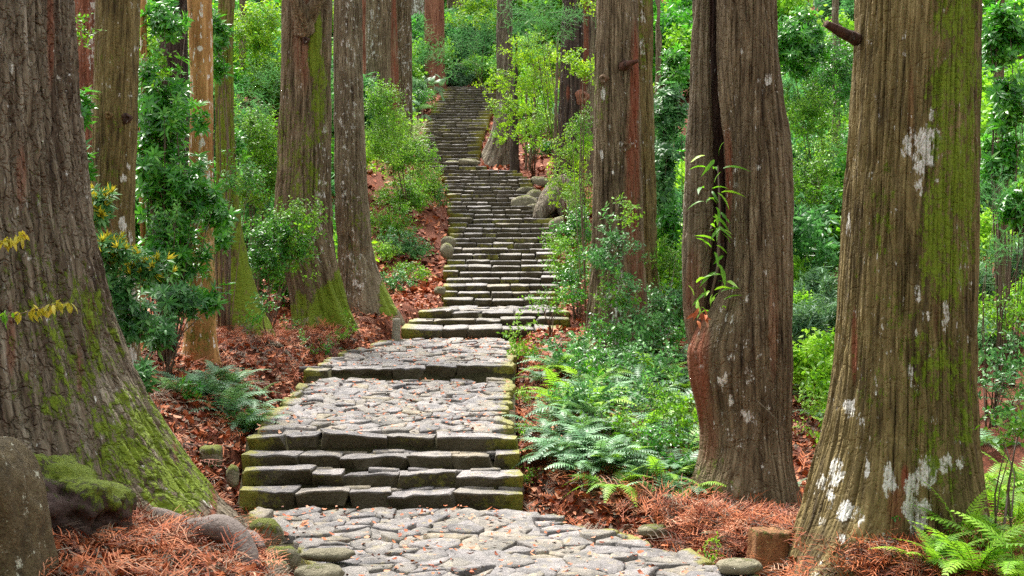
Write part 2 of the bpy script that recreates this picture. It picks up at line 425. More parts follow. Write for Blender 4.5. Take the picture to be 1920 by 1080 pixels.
def gz(x, d): return float(ground(np.array([x]), np.array([d]))[0])

def on_ground(px, py, lo=6.0, hi=60.0):
    ds_ = np.arange(lo, hi, 0.05)
    z = ground((px - 960) * ds_ / FPX, ds_)
    yy = 540 - z * FPX / ds_
    k = np.nonzero(yy <= py)[0]
    d = ds_[k[0]] if len(k) else hi
    return ((px - 960) * d / FPX, float(d))

def grid_mesh(name, xs, ds, zfun, mats):
    X, D = np.meshgrid(xs, ds)
    Z = zfun(X, D)
    nx, nd = len(xs), len(ds)
    V = np.stack([X, D, Z], -1).reshape(-1, 3)
    i = np.arange(nd - 1)[:, None] * nx + np.arange(nx - 1)[None, :]
    Fc = np.stack([i, i + 1, i + nx + 1, i + nx], -1).reshape(-1, 4)
    return make_mesh(name, V, Fc, mats, True)

def build_ground():
    ds = np.concatenate([np.arange(2, 10, 0.25), np.arange(10, 32, 0.085), np.arange(32, 70, 0.25), np.geomspace(70, 260, 50)])
    u = np.linspace(-1, 1, 300)
    V = []
    half = np.where(ds < 70, 7 + ds * 0.62, 50.4 + (ds - 70) * 0.9)
    s = np.sign(u) * (0.45 * np.abs(u) + 0.55 * np.abs(u) ** 3)
    X = s[None, :] * half[:, None] + (xl(ds) + xr(ds))[:, None] * 0.5 * (1 - np.abs(u[None, :]))
    D = np.repeat(ds[:, None], len(u), 1)
    Z = ground(X, D)
    nx = len(u); nd = len(ds)
    V = np.stack([X, D, Z], -1).reshape(-1, 3)
    i = np.arange(nd - 1)[:, None] * nx + np.arange(nx - 1)[None, :]
    Fc = np.stack([i, i + 1, i + nx + 1, i + nx], -1).reshape(-1, 4)
    o = link('ground', make_mesh('ground', V, Fc, [M['litter_soil']], True))
    tag(o, kind='structure')
    # a wide apron so that the ground reaches the horizon all round
    ax = np.linspace(-600, 600, 40); ad = np.concatenate([np.linspace(-300, 2.0, 24)])
    o = link('terrain', grid_mesh('terrain', ax, ad, lambda x, d: -2.72 + 0.02 * (d - 2), [M['litter_soil']]))
    tag(o, kind='structure')
    hx = np.concatenate([np.linspace(-700, -120, 20), np.linspace(-100, 100, 30), np.linspace(120, 700, 20)])
    hd = np.linspace(258, 900, 30)
    o = link('hills', grid_mesh('hills', hx, hd, lambda x, d: 58 + 0.05 * (d - 258) + 16 * fbm(x / 120, d / 120, 0, 3, 3), [M['litter_soil']]))
    tag(o, kind='structure')
build_ground()

# soil bed under the paving and the stairs
def build_bed():
    ds = np.arange(4, 67.5, 0.12)
    us = np.linspace(0, 1, 12)
    L, Rr = xl(ds) - 0.03, xr(ds) + 0.03
    X = L[:, None] + (Rr - L)[:, None] * us[None, :]
    D = np.repeat(ds[:, None], len(us), 1)
    Z = zp(D) - 0.05 - 0.03 * np.abs(us[None, :] * 2 - 1) ** 6
    nx = len(us); nd = len(ds)
    i = np.arange(nd - 1)[:, None] * nx + np.arange(nx - 1)[None, :]
    Fc = np.stack([i, i + 1, i + nx + 1, i + nx], -1).reshape(-1, 4)
    tag(link('path_bed', make_mesh('path_bed', np.stack([X, D, Z], -1).reshape(-1, 3), Fc, [M['bed']], True)), kind='structure')
build_bed()

# ------------------------------------------------------------------ paving stones and steps
def clip_poly(poly, nx, ny, c):
    """keep the side nx*x + ny*y <= c"""
    out = []
    n = len(poly)
    for i in range(n):
        a, b = poly[i], poly[(i + 1) % n]
        da, db = nx * a[0] + ny * a[1] - c, nx * b[0] + ny * b[1] - c
        if da <= 0: out.append(a)
        if (da < 0) != (db < 0) and abs(da - db) > 1e-12:
            t = da / (da - db)
            out.append((a[0] + t * (b[0] - a[0]), a[1] + t * (b[1] - a[1])))
    return out

def edge_dist(x, d): return np.minimum(x - xl(d), xr(d) - x)

def paving(name, d0, d1, sx, sy, mossy=1.0, seed=1):
    rnd = random.Random(seed)
    root = tag(empty(name, (0.5 * float(xl((d0 + d1) / 2) + xr((d0 + d1) / 2)), (d0 + d1) / 2, float(zp((d0 + d1) / 2)))), kind='structure')
    rl = np.array(root.location)
    sites = []
    d = d0 - sy
    row = 0
    while d < d1 + sy:
        a, b = float(xl(d)), float(xr(d))
        n = max(2, int((b - a + 2 * sx) / sx))
        for k in range(-1, n + 1):
            x = a + (k + 0.5 + 0.5 * (row % 2)) * (b - a) / n
            sites.append((x + rnd.uniform(-.42, .42) * sx, d + rnd.uniform(-.42, .42) * sy, rnd.random()))
        d += sy; row += 1
    # merge: drop some sites so that some stones come out much larger
    sites = [s for s in sites if s[2] > 0.24]
    sites += [(s[0] + rnd.uniform(-.2, .2), s[1] + rnd.uniform(-.1, .1), 1) for s in sites if s[2] > 0.80]
    S = np.array([(s[0], s[1]) for s in sites])
    for i, (x, d) in enumerate(S):
        if not (d0 - 0.02 < d < d1 + 0.02) or edge_dist(x, d) < 0.03: continue
        near = np.argsort(((S - S[i]) ** 2).sum(1))[1:18]
        poly = [(x - 1, d - 1), (x + 1, d - 1), (x + 1, d + 1), (x - 1, d + 1)]
        for j in near:
            ex, ey = S[j] - S[i]
            m = 0.5 * (ex * (S[j][0] + x) + ey * (S[j][1] + d))
            poly = clip_poly(poly, ex, ey, m)
        if len(poly) < 3: continue
        poly = clip_poly(poly, 0, -1, -d0); poly = clip_poly(poly, 0, 1, d1) if poly else poly
        if not poly or len(poly) < 3: continue
        for f_, sg in ((xl, -1), (xr, 1)):
            e0 = float(f_(d)); sl = float(f_(d + .2) - f_(d - .2)) / .4
            out = rnd.uniform(-0.04, 0.05)
            # sg*(X - (e0 + sl*(D-d)) - sg*out) <= 0
            poly = clip_poly(poly, sg, -sg * sl, sg * (e0 - sl * d) + out)
            if len(poly) < 3: break
        if len(poly) < 3: continue
        pg = np.array(poly)
        c = pg.mean(0)
        if np.ptp(pg[:, 0]) < 0.07 or np.ptp(pg[:, 1]) < 0.06: continue
        # rounded, ragged outline
        nx_ = []
        for k in range(len(pg)):
            a, b = pg[k], pg[(k + 1) % len(pg)]
            ln = np.linalg.norm(b - a)
            if ln < 0.03: continue
            m_ = (b - a) * rnd.uniform(.35, .65); nn_ = np.array((-(b - a)[1], (b - a)[0])) * rnd.uniform(-.09, .09)
            nx_ += [a + (b - a) * (0.05 + rnd.uniform(-.04, .07)), a + m_ + nn_, a + (b - a) * (0.95 + rnd.uniform(-.07, .04))]
        pg = np.array(nx_)
        if len(pg) < 5: continue
        gap = rnd.uniform(0.002, 0.009)
        v = pg - c; ln = np.linalg.norm(v, axis=1, keepdims=True)
        pg = c + v * np.maximum(0.55, (1 - gap / np.maximum(ln, 0.05)))
        n = len(pg)
        lift = rnd.uniform(-0.030, 0.026); tx, ty = rnd.gauss(0, 0.05), rnd.gauss(0.025, 0.07)
        ed = edge_dist(pg[:, 0], pg[:, 1]).min()
        if ed < 0.10: lift += 0.015
        def top(q, extra): return zp(q[:, 1]) + lift + (q[:, 0] - c[0]) * tx + (q[:, 1] - c[1]) * ty + extra + 0.020 * noise3(q[:, 0] * 7, q[:, 1] * 7, 0.5, seed)
        inner = c + (pg - c) * 0.95
        inner2 = c + (pg - c) * 0.5
        depth = 0.16 if ed < 0.12 else 0.10
        lo = np.column_stack([c + (pg - c) * 1.02, zp(pg[:, 1]) - depth])
        mid = np.column_stack([pg, top(pg, -0.010)])
        hi = np.column_stack([inner, top(inner, 0)])
        h2 = np.column_stack([inner2, top(inner2, 0.005)])
        ct = np.array([[c[0], c[1], float(top(c[None], 0.006)[0])]])
        V = np.concatenate([lo, mid, hi, h2, ct])
        Fc = []
        for r_ in range(3):
            for k in range(n):
                k2 = (k + 1) % n
                Fc.append((r_ * n + k, r_ * n + k2, (r_ + 1) * n + k2, (r_ + 1) * n + k))
        for k in range(n): Fc.append((3 * n + k, 3 * n + (k + 1) % n, 4 * n))
        e = edge_dist(V[:, 0], V[:, 1])
        moss = mossy * (0.95 * np.exp(-np.maximum(e, 0) / 0.20) + 0.10)
        moss[:n] = np.maximum(moss[:n], 0.3)
        alg_shade = np.zeros(len(V)); alg_shade[:n] = 0.8; alg_shade[n:2 * n] = 0.25
        loc = np.array((c[0], c[1], ct[0, 2]))
        link('paving_stone', make_mesh('paving_stone', V - loc, Fc, [M['stone']], True, {'moss': moss, 'algae_shade': alg_shade}), root, loc - rl)
paving('stone_path', 9.4, 15.36, 0.36, 0.26, 0.8, 1)
paving('stone_path', 16.80, 20.95, 0.30, 0.23, 1.0, 2)
paving('stone_path', 21.40, 26.95, 0.33, 0.27, 0.9, 3)
paving('stone_path', 29.0, 31.2, 0.36, 0.36, 0.9, 4)

def block(w, dp, h, seed, nx=5, ny=3, nz=3, p=7.0, rough=0.05, shear=0.0):
    """a rough-hewn block with its top front edge at y=0, z=0, running back to y=dp and down to z=-h"""
    pts, idx, Fc = [], {}, []
    def vid(i, j, k):
        key = (i, j, k)
        if key not in idx: idx[key] = len(pts); pts.append((i / nx * 2 - 1, j / ny * 2 - 1, k / nz * 2 - 1))
        return idx[key]
    for i in range(nx):
        for j in range(ny):
            Fc.append((vid(i, j, nz), vid(i + 1, j, nz), vid(i + 1, j + 1, nz), vid(i, j + 1, nz)))
    for i in range(nx):
        for k in range(nz):
            Fc.append((vid(i, 0, k), vid(i + 1, 0, k), vid(i + 1, 0, k + 1), vid(i, 0, k + 1)))
    for j in range(ny):
        for k in range(nz):
            Fc.append((vid(0, j + 1, k), vid(0, j, k), vid(0, j, k + 1), vid(0, j + 1, k + 1)))
            Fc.append((vid(nx, j, k), vid(nx, j + 1, k), vid(nx, j + 1, k + 1), vid(nx, j, k + 1)))
    q = np.array(pts)
    # pull rows towards the edges so that the worn corners stay tight
    q = np.sign(q) * np.abs(q) ** np.array((0.55, 0.30, 0.30))
    nrm = (np.abs(q) ** (p * 1.6)).sum(1) ** (1 / (p * 1.6))
    mx = np.abs(q).max(1)
    q = q * (mx / nrm)[:, None]
    v = np.column_stack([q[:, 0] * w / 2, (q[:, 1] + 1) * dp / 2, (q[:, 2] - 1) * h / 2])
    s = seed * 3.7
    for ax_ in range(3):
        am = rough * (0.45, 0.60, 0.14)[ax_]
        v[:, ax_] += am * fbm(v[:, 0] * 4 + s, v[:, 1] * 4 + ax_ * 9.1, v[:, 2] * 6, 11, 2)
    # chipped arrises and a cleft, uneven face
    v[:, 1] += np.where(q[:, 1] < -0.5, rough * 0.30 * np.abs(noise3(v[:, 0] * 9 + s, 2.2, v[:, 2] * 9, 31)), 0)
    v[:, 2] -= np.where((q[:, 2] > 0.6) & (q[:, 1] < -0.6), rough * 0.18 * np.maximum(noise3(v[:, 0] * 7 + s, 5.1, 0, 37), 0), 0)
    v[:, 2] += shear * v[:, 0]
    # undercut, raked riser
    v[:, 1] += np.where(q[:, 1] < 0, -0.30 * (v[:, 2] + h) + 0.03, 0)
    return v, Fc, q

def stairs(name, d0, z0, rise, tread, count, seed, stone_w=(0.42, 0.85), depth=None, nx=5):
    rnd = random.Random(seed)
    root = tag(empty(name, (float(xl(d0) + xr(d0)) / 2, d0, z0)), kind='structure')
    rl = np.array(root.location)
    for s in range(count):
        d = d0 + s * tread
        zt = z0 + (s + 1) * rise
        a, b = float(xl(d + .05)) - rnd.uniform(0, .10), float(xr(d + .05)) + rnd.uniform(0, .10)
        x = a
        cells = []
        while x < b - 0.02:
            w = rnd.uniform(*stone_w)
            if b - (x + w) < 0.28: w = b - x
            cells.append((x, w)); x += w
        ph = rnd.random() * 9
        for i, (x, w) in enumerate(cells):
            cx = x + w / 2
            end = min(cx - a, b - cx) < 0.5
            dp = (depth or tread * rnd.uniform(0.72, 0.95))
            h = rise + rnd.uniform(0.03, 0.06)
            up = (rnd.uniform(-0.024, 0.020) + 0.018 * math.sin(cx * 1.3 + ph)) * (1 if d < 30 else 0.30)
            if end and rnd.random() < 0.5: up += rnd.uniform(0, 0.04); h += 0.03
            v, Fc, q = block(w - rnd.uniform(0.008, 0.03), dp, h, rnd.random() * 40, nx, 3, 3, rnd.uniform(10, 26), 0.13 if d < 30 else 0.10, rnd.gauss(0, 0.030 if d < 30 else 0.007))
            yaw = rnd.gauss(0, 0.025 if d < 30 else 0.008)
            pit = -rnd.uniform(0.0, 0.05) if d < 22 else -rnd.uniform(0.02, 0.09)
            yy, zz = v[:, 1].copy(), v[:, 2].copy()
            v[:, 2] = zz - pit * yy * (1 if True else 0); 
            v[:, 0], v[:, 1] = v[:, 0] - yaw * v[:, 1], v[:, 1] + yaw * v[:, 0]
            v[:, 1] += rnd.uniform(-0.03, 0.03) * (1 if d < 30 else 0.2) + 0.03 * math.sin(cx * 1.1 + ph * 2)
            wv = v + np.array((cx, d, zt + up))
            e = np.minimum(wv[:, 0] - a, b - wv[:, 0])
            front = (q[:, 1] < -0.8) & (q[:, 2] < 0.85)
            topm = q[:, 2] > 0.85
            alg_shade = np.where(front, (0.84 if d < 30 else 0.72) + 0.3 * rnd.random(), np.where(topm, 0.0 if d < 30 else 0.12 + 0.30 * rnd.random(), 0.8))  # algae tint that also paints the risers darker, as shade
            base = rnd.random() ** 2 * 0.35
            moss = (0.80 if d < 30 else rnd.uniform(0.25, 0.75)) * np.exp(-np.maximum(e, 0) / (0.36 if d < 30 else 0.24)) + np.where(front, base + 0.10, base * 0.45) + (0.13 if d > 30 else 0.0)
            loc = np.array((cx, d, zt + up))
            link('step_stone', make_mesh('step_stone', v, Fc, [M['stone']], d > 24, {'moss': moss, 'algae_shade': alg_shade}), root, loc - rl)
        if d < 30:   # small flat stones that fill the tread behind the step stones
            n = int((b - a) / 0.34)
            for i in range(n):
                if rnd.random() < 0.25: continue
                cx = a + (i + 0.5 + rnd.uniform(-.3, .3)) * (b - a) / n
                w, dp = rnd.uniform(.2, .42), rnd.uniform(.16, .26)
                v, Fc, q = block(w, dp, 0.1, rnd.random() * 40, 3, 2, 2, 6, 0.05, rnd.gauss(0, 0.05))
                loc = np.array((cx, d + max(tread, .45) - dp - rnd.uniform(-.03, .06), zt + rnd.uniform(-0.01, 0.022)))
                e = min(cx - a, b - cx)
                ms = np.full(len(v), 0.5 * math.exp(-max(e, 0) / 0.3))
                link('step_stone', make_mesh('step_stone', v, Fc, [M['stone']], True, {'moss': ms, 'algae_shade': np.where(q[:, 2] > .8, 0, .5)}), root, loc - rl)
stairs('stone_stairs', 15.40, -2.43, 0.165, 0.36, 4, 21, (0.36, 0.82), None, 9)
stairs('stone_stairs', 21.0, -1.37, 0.165, 0.45, 1, 22, (0.40, 0.95), 0.40, 9)
stairs('stone_stairs', 27.0, -0.99, 0.20, 0.95, 1, 23, (0.45, 0.85), 0.95)
stairs('stone_stairs', 27.95, -0.79, 0.15, 0.55, 2, 24, (0.45, 0.85), 0.55)
stairs('stone_stairs', 31.2, -0.42, 0.16, 0.611, 28, 25, (0.32, 0.78), 0.64, 5)
stairs('stone_stairs', 48.3, 4.06, 0.194, 0.632, 28, 26, (0.30, 0.72), 0.66, 3)

# ------------------------------------------------------------------ tree trunks
def pixmask(px, py, blobs):
    """soft patches on the side that the photograph shows: (px, py, rx, ry, strength)"""
    m = np.zeros(len(px))
    for bx, by, rx, ry, s in blobs:
        q = ((px - bx) / rx) ** 2 + ((py - by) / ry) ** 2
        m = np.maximum(m, s * np.clip(1.5 - q * 0.8, 0, 1))
    return m

def trunk_mesh(name, d, rows, mat, seg=260, dz=0.035, top=None, bottom=None, furrow=(9.0, 0.03, 0.10), lobes=(), p=1.6, mid=None, axis=None, plates=0.0,
               moss=(), lichen=(), red=(), bg_moss=0.0, bg_red=0.0, und=0.03, seed=1, lean=0.0, moss_side=None, twist=0.0):
    """rows: (py, left px, right px[, axis px]) read off the photograph at distance d"""
    rows = sorted(rows, key=lambda r: -r[0])
    zr = np.array([(540 - r[0]) * d / FPX for r in rows])
    L = np.array([(r[1] - 960) * d / FPX for r in rows]); Rt = np.array([(r[2] - 960) * d / FPX for r in rows])
    A = np.array([((r[3] if len(r) > 3 else (r[1] + r[2]) / 2) - 960) * d / FPX for r in rows])
    z0 = zr[0] if bottom is None else bottom
    z1 = zr[-1] if top is None else top
    nz = max(12, int((z1 - z0) / dz))
    # rows are dense where the photograph looks, coarse above the frame
    ztop_view = 545 * d / FPX
    if z1 > ztop_view + 0.4:
        n1 = max(10, int((ztop_view + 0.4 - z0) / dz))
        zz = np.concatenate([np.linspace(z0, ztop_view + 0.4, n1), np.linspace(ztop_view + 0.55, z1, max(4, int((z1 - ztop_view) / 0.5)))])
    else:
        zz = np.linspace(z0, z1, nz)
    def ip(v):
        o = np.interp(zz, zr, v)
        sl = (v[-1] - v[-2]) / max(zr[-1] - zr[-2], 1e-3) * 0.5
        o = np.where(zz > zr[-1], v[-1] + np.clip(sl, -0.06, 0.06) * (zz - zr[-1]), o)
        return o
    k = 7
    def sm(v):
        w = np.ones(k) / k
        return np.convolve(np.pad(v, k // 2, 'edge'), w, 'valid')
    l, r, a = sm(ip(L)), sm(ip(Rt)), sm(ip(A))
    rR, rL = np.maximum(r - a, 0.03), np.maximum(a - l, 0.03)
    rm = np.minimum(rR, rL) if mid is None else np.full(len(zz), 0.0) + sm(np.interp(zz, *zip(*sorted((((540 - m[0]) * d / FPX), m[1] * d / FPX) for m in mid))))
    # fine steps on the seen half
    nf = int(seg * 0.8)
    th = np.concatenate([np.linspace(-math.pi - 0.35, 0.35, nf, endpoint=False), np.linspace(0.35, math.pi - 0.35, seg - nf, endpoint=False)])
    T, Z = np.meshgrid(th, zz)
    c, s = np.cos(T), np.sin(T)
    rad = rm[:, None] + (rR - rm)[:, None] * np.maximum(c, 0) ** p + (rL - rm)[:, None] * np.maximum(-c, 0) ** p
    for (ang, amp, wid, zb, hs_) in lobes:      # buttress roots: angle in degrees (-90 faces the viewer)
        da = (T - R(ang) + math.pi) % (2 * math.pi) - math.pi
        rad = rad + amp * np.exp(-(da / wid) ** 2) * np.exp(-np.maximum(Z - zb, 0) / hs_)
    r0 = float(np.median(rm))
    tw = T + twist * Z
    bx, by, bz = r0 * np.cos(tw), r0 * np.sin(tw), Z
    so = seed * 7.31
    rad = rad * (1 + und * fbm(bx / r0 * 1.3 + so, by / r0 * 1.3, bz * 0.55, 3, 2))
    fq, fd, fv = furrow
    wob = 0.035 * fbm(bx * 2, by * 2, bz * 0.9, 8, 2)
    n = noise3((bx + wob) * fq + so, (by + wob) * fq, bz * fq * fv, 2)
    n2 = noise3((bx + wob) * fq * 2.1 + so, (by - wob) * fq * 2.1, bz * fq * fv * 2, 4)
    n3 = noise3(bx * fq * 4.3 + so, by * fq * 4.3, bz * fq * fv * 4, 6)
    fd = fd * 1.5
    dep = (1 - sstep(0.0, 0.20, np.abs(n))) * fd + (1 - sstep(0.0, 0.24, np.abs(n2))) * fd * 0.6
    if plates > 0:
        n4 = noise3(bx * fq * 0.8 + so, by * fq * 0.8, bz * fq * 0.75 + n * 1.2, 12)
        dep = dep + (1 - sstep(0.0, 0.16, np.abs(n4))) * fd * plates * (0.5 + 0.5 * n2)
        dep = dep - fd * 0.8 * plates * noise3(bx * fq * 1.1 + so, by * fq * 1.1, bz * fq * 0.16, 5)
    dep = dep * (0.55 + 0.75 * np.abs(noise3(bx * 5 + so, by * 5, bz * 1.7, 14)))
    rad = rad - dep + fd * (0.25 * n3 + 0.30 * noise3(bx * fq * 1.3 + so, by * fq * 1.3, bz * fq * 0.30, 15))
    cy = d + lean * (Z - z0)
    X = a[:, None] + rad * c; Y = cy + rad * s
    V = np.stack([X, Y, Z], -1).reshape(-1, 3)
    ns = len(th); nzz = len(zz)
    i = np.arange(nzz - 1)[:, None] * ns; j = np.arange(ns)[None, :]; j2 = (j + 1) % ns
    Fc = np.stack([i + j, i + j2, i + ns + j2, i + ns + j], -1).reshape(-1, 4)
    px = 960 + V[:, 0] * FPX / V[:, 1]; py = 540 - V[:, 2] * FPX / V[:, 1]
    front = (s.ravel() < 0.25)
    bt = {'bark': np.stack([bx, by, bz], -1).reshape(-1, 3),
          'moss': np.where(front, pixmask(px, py, moss), 0) + bg_moss,
          'lichen': np.where(front, pixmask(px, py, lichen), 0),
          'red': np.where(front, pixmask(px, py, red), 0) + bg_red}
    if moss_side is not None:
        da = (T - R(moss_side[0]) + math.pi) % (2 * math.pi) - math.pi
        bt['moss'] = np.maximum(bt['moss'], (moss_side[1] * np.exp(-(da / moss_side[2]) ** 2)).ravel())
    return make_mesh(name, V, Fc, [mat], True, bt), V

def tree(name, label, cat, base, group=None):
    return tag(empty(name, base), label, cat, group)

def add_trunk(root, part, *a, **k):
    me, V = trunk_mesh(part, *a, **k)
    me.transform(Matrix.Translation(-Vector(root.location)))
    return link(part, me, root)

def knot(root, pos, r, nrm=(0, -1, 0), mat='bark_dark', out=0.5, name='knot'):
    """a healed branch scar: a swollen collar with a hollow heart"""
    prof = [(1.45, -0.25), (1.3, 0.05), (1.08, 0.30), (0.86, 0.48), (0.66, out), (0.50, 0.42), (0.42, 0.10), (0.0, 0.02)]
    V, Fc, n = [], [], 14
    q = Vector(nrm).to_track_quat('Z', 'Y')
    for ri, h in prof:
        for k in range(n):
            th = 2 * math.pi * k / n
            w = 1 + 0.14 * math.sin(3 * th + 1) + 0.08 * math.sin(5 * th)
            V.append(q @ Vector((ri * r * w * math.cos(th), ri * r * w * math.sin(th) , h * r)))
    for i in range(len(prof) - 1):
        for k in range(n):
            k2 = (k + 1) % n
            Fc.append((i * n + k, i * n + k2, (i + 1) * n + k2, (i + 1) * n + k))
    V = np.array([tuple(v) for v in V])
    att = {'bark': V * 1.0 + 3.0, 'moss': np.zeros(len(V)), 'lichen': np.zeros(len(V)), 'red': np.full(len(V), 0.25)}
    return link(name, make_mesh(name, V, Fc, [M[mat]], True, att), root, np.array(pos) - np.array(root.location))

def bark_tube(root, name, pts, rad, mat, n=10, rough=0.12, seed=0, moss=0.0, red=0.0):
    pts = np.array(pts, float)
    # resample as a smooth curve
    m = len(pts); tt = np.linspace(0, m - 1, (m - 1) * 7 + 1)
    def cr(v):
        out = []
        for t in tt:
            i = min(int(t), m - 2); u = t - i
            p0, p1, p2, p3 = v[max(i - 1, 0)], v[i], v[i + 1], v[min(i + 2, m - 1)]
            out.append(0.5 * (2 * p1 + (p2 - p0) * u + (2 * p0 - 5 * p1 + 4 * p2 - p3) * u * u + (3 * p1 - p0 - 3 * p2 + p3) * u ** 3))
        return np.array(out)
    pp = cr(pts); rr = np.maximum(cr(np.array(rad, float)), 0.003)
    V, Fc = tube_geo(pp, rr, n)
    V = np.array(V)
    cen = np.repeat(pp, n, 0)
    w = 1 + rough * fbm(V[:, 0] * 9 + seed, V[:, 1] * 9, V[:, 2] * 9, 21, 3)
    V = cen + (V - cen) * w[:, None]
    rl = np.array(root.location) if root is not None else pp[0]
    att = {'bark': V.copy(), 'moss': np.full(len(V), moss), 'lichen': np.zeros(len(V)), 'red': np.full(len(V), red)}
    return link(name, make_mesh(name, V - rl, Fc, [mat], True, att), root, None if root is not None else rl)

# --- the great cedar at the left edge, flaring towards the path
dA = 13.0
tA = tree('cedar_tree', 'huge grey cedar cut by the left edge, its mossy flared base reaching the path', 'tree', tuple(P(60, 960, dA)))
rowsA = [(-60, -250, 126, -62), (0, -252, 130, -60), (200, -258, 142, -55), (400, -275, 166, -48), (500, -295, 186, -40), (600, -325, 211, -30), (700, -360, 248, -20), (800, -400, 302, -10), (850, -420, 332, -5), (900, -440, 366, 0),
         (950, -455, 405, 5), (990, -470, 452, 5), (1040, -480, 480, 5), (1120, -480, 500, 5)]
add_trunk(tA, 'trunk', dA, rowsA, M['bark_grey'], bg_moss=0.12, seg=560, dz=0.017, top=9.0, furrow=(13.0, 0.024, 0.085), p=1.5, plates=0.9,
          mid=[(-60, 186), (400, 205), (600, 225), (800, 255), (900, 275), (1120, 300)],
          lobes=[(-52, 0.10, 0.24, -2.3, 0.6), (-95, 0.16, 0.25, -2.3, 0.5), (-20, 0.10, 0.2, -2.3, 0.7)],
          moss=[(270, 800, 100, 80, 0.60), (330, 900, 80, 70, 0.64), (210, 860, 70, 60, 0.56), (120, 640, 110, 140, 0.42), (60, 480, 80, 100, 0.30), (240, 930, 60, 40, 0.46), (260, 740, 50, 30, 0.42)],
          red=[(170, 600, 7, 40, 0.6), (20, 640, 8, 60, 0.5), (40, 330, 8, 50, 0.5), (95, 60, 6, 90, 0.6), (150, 690, 6, 45, 0.5), (330, 800, 5, 60, 0.7), (400, 920, 6, 60, 0.8)], bg_red=0.05, seed=2, und=0.05)
bark_tube(tA, 'root', [P(262, 1030, 11.9), P(320, 1008, 11.7), P(372, 994, 11.5), P(418, 992, 11.4), P(450, 1016, 11.3), P(470, 1070, 11.2)], [0.06, 0.090, 0.105, 0.112, 0.105, 0.095], M['root'], 14, 0.10, 1)
bark_tube(tA, 'root', [P(255, 955, 12.3), P(300, 962, 12.1), P(350, 980, 12.05), P(400, 1000, 12.1)], [0.03, 0.045, 0.05, 0.035], M['root'], 10, 0.15, 2)
bark_tube(tA, 'root', [P(445, 1000, 12.6), P(475, 1008, 12.2), P(492, 1028, 12.0)], [0.04, 0.055, 0.03], M['root'], 9, 0.2, 3)
bark_tube(tA, 'root', [P(225, 1075, 11.3), P(250, 1030, 11.4), P(290, 1000, 11.8)], [0.045, 0.05, 0.04], M['root'], 9, 0.2, 4)
bark_tube(tA, 'root', [P(345, 1050, 11.2), P(372, 1046, 11.15), P(402, 1062, 11.1), P(420, 1085, 11.1)], [0.04, 0.06, 0.065, 0.05], M['root'], 10, 0.15, 5)

# --- smooth trunk with two knots
dB = 17.0
tB = tree('smooth_tree', 'straight olive-brown trunk with two round knots beside the huge left cedar', 'tree', tuple(P(235, 720, dB)))
add_trunk(tB, 'trunk', dB, [(-40, 178, 262), (0, 178, 260), (200, 174, 255), (230, 172, 256), (300, 173, 252), (400, 172, 250), (520, 182, 254), (600, 192, 258), (680, 205, 264), (740, 205, 276), (800, 190, 290)], M['bark_olive'], seg=200, dz=0.04, top=11,
          furrow=(16, 0.010, 0.10), moss=[(200, 300, 40, 200, 0.36), (215, 60, 60, 100, 0.3)], lichen=[(229, 420, 8, 12, 0.9), (236, 460, 12, 30, 0.65), (243, 540, 16, 70, 0.7), (240, 640, 28, 60, 0.60), (231, 334, 6, 9, 0.8), (243, 100, 4, 8, 0.7), (244, 178, 4, 6, 0.7), (197, 60, 3, 5, 0.6), (241, 310, 4, 5, 0.7)], red=[(200, 470, 14, 60, 0.3)], seed=3, lean=0.01)
knot(tB, P(203, 216, dB - 0.25), 0.036, mat='bark_olive')
knot(tB, P(238, 222, dB - 0.19), 0.046, (0.45, -0.9, -0.1))

# --- orange bark trunk
dC = 20.0
tC = tree('smooth_tree', 'slender orange-tan trunk with pale lichen spots rising out of the ferns', 'tree', tuple(P(375, 664, dC)))
add_trunk(tC, 'trunk', dC, [(-40, 347, 396), (0, 350, 396), (100, 354, 398), (200, 356, 399), (300, 354, 399), (400, 352, 400), (500, 351, 402), (580, 349, 404), (640, 345, 406), (670, 338, 412), (720, 325, 425)], M['bark_orange'], seg=130, dz=0.045, top=11,
          furrow=(14, 0.006, 0.12), moss=[(396, 520, 10, 130, 0.62), (356, 560, 10, 110, 0.62), (375, 630, 30, 40, 0.50), (358, 60, 8, 80, 0.45), (375, 450, 14, 60, 0.3)], lichen=[(379, 268, 6, 9, 0.9), (382, 303, 7, 9, 0.9), (376, 90, 4, 6, 0.8), (378, 20, 4, 12, 0.7), (370, 415, 6, 6, 0.7), (384, 470, 8, 14, 0.6), (372, 500, 4, 10, 0.7), (368, 590, 6, 14, 0.9), (378, 540, 5, 12, 0.7), (392, 330, 3, 10, 0.7)], seed=4, lean=0.008)

# --- mossy leaning tree
dD = 23.0
tD = tree('mossy_tree', 'leaning mossy trunk with a wide flared foot behind the orange trunk', 'tree', tuple(P(470, 640, dD)))
add_trunk(tD, 'trunk', dD, [(-40, 412, 442), (0, 410, 440), (100, 404, 437), (200, 403, 438), (300, 405, 441, 424), (380, 406, 447, 427), (450, 405, 458, 430), (520, 402, 474, 434), (560, 398, 487, 436), (600, 392, 505, 438), (640, 385, 524, 440), (700, 375, 548, 440)], M['bark_olive'], seg=170, dz=0.05, top=12, bg_moss=0.26,
          furrow=(13, 0.016, 0.12), p=1.4, moss=[(440, 400, 40, 120, 0.5), (470, 540, 50, 80, 0.62), (510, 620, 34, 44, 0.75), (420, 200, 30, 200, 0.42), (495, 590, 14, 60, 0.6)], red=[(425, 560, 30, 60, 0.2)], lobes=[(-60, 0.14, 0.3, -1.0, 0.5)], seed=5)

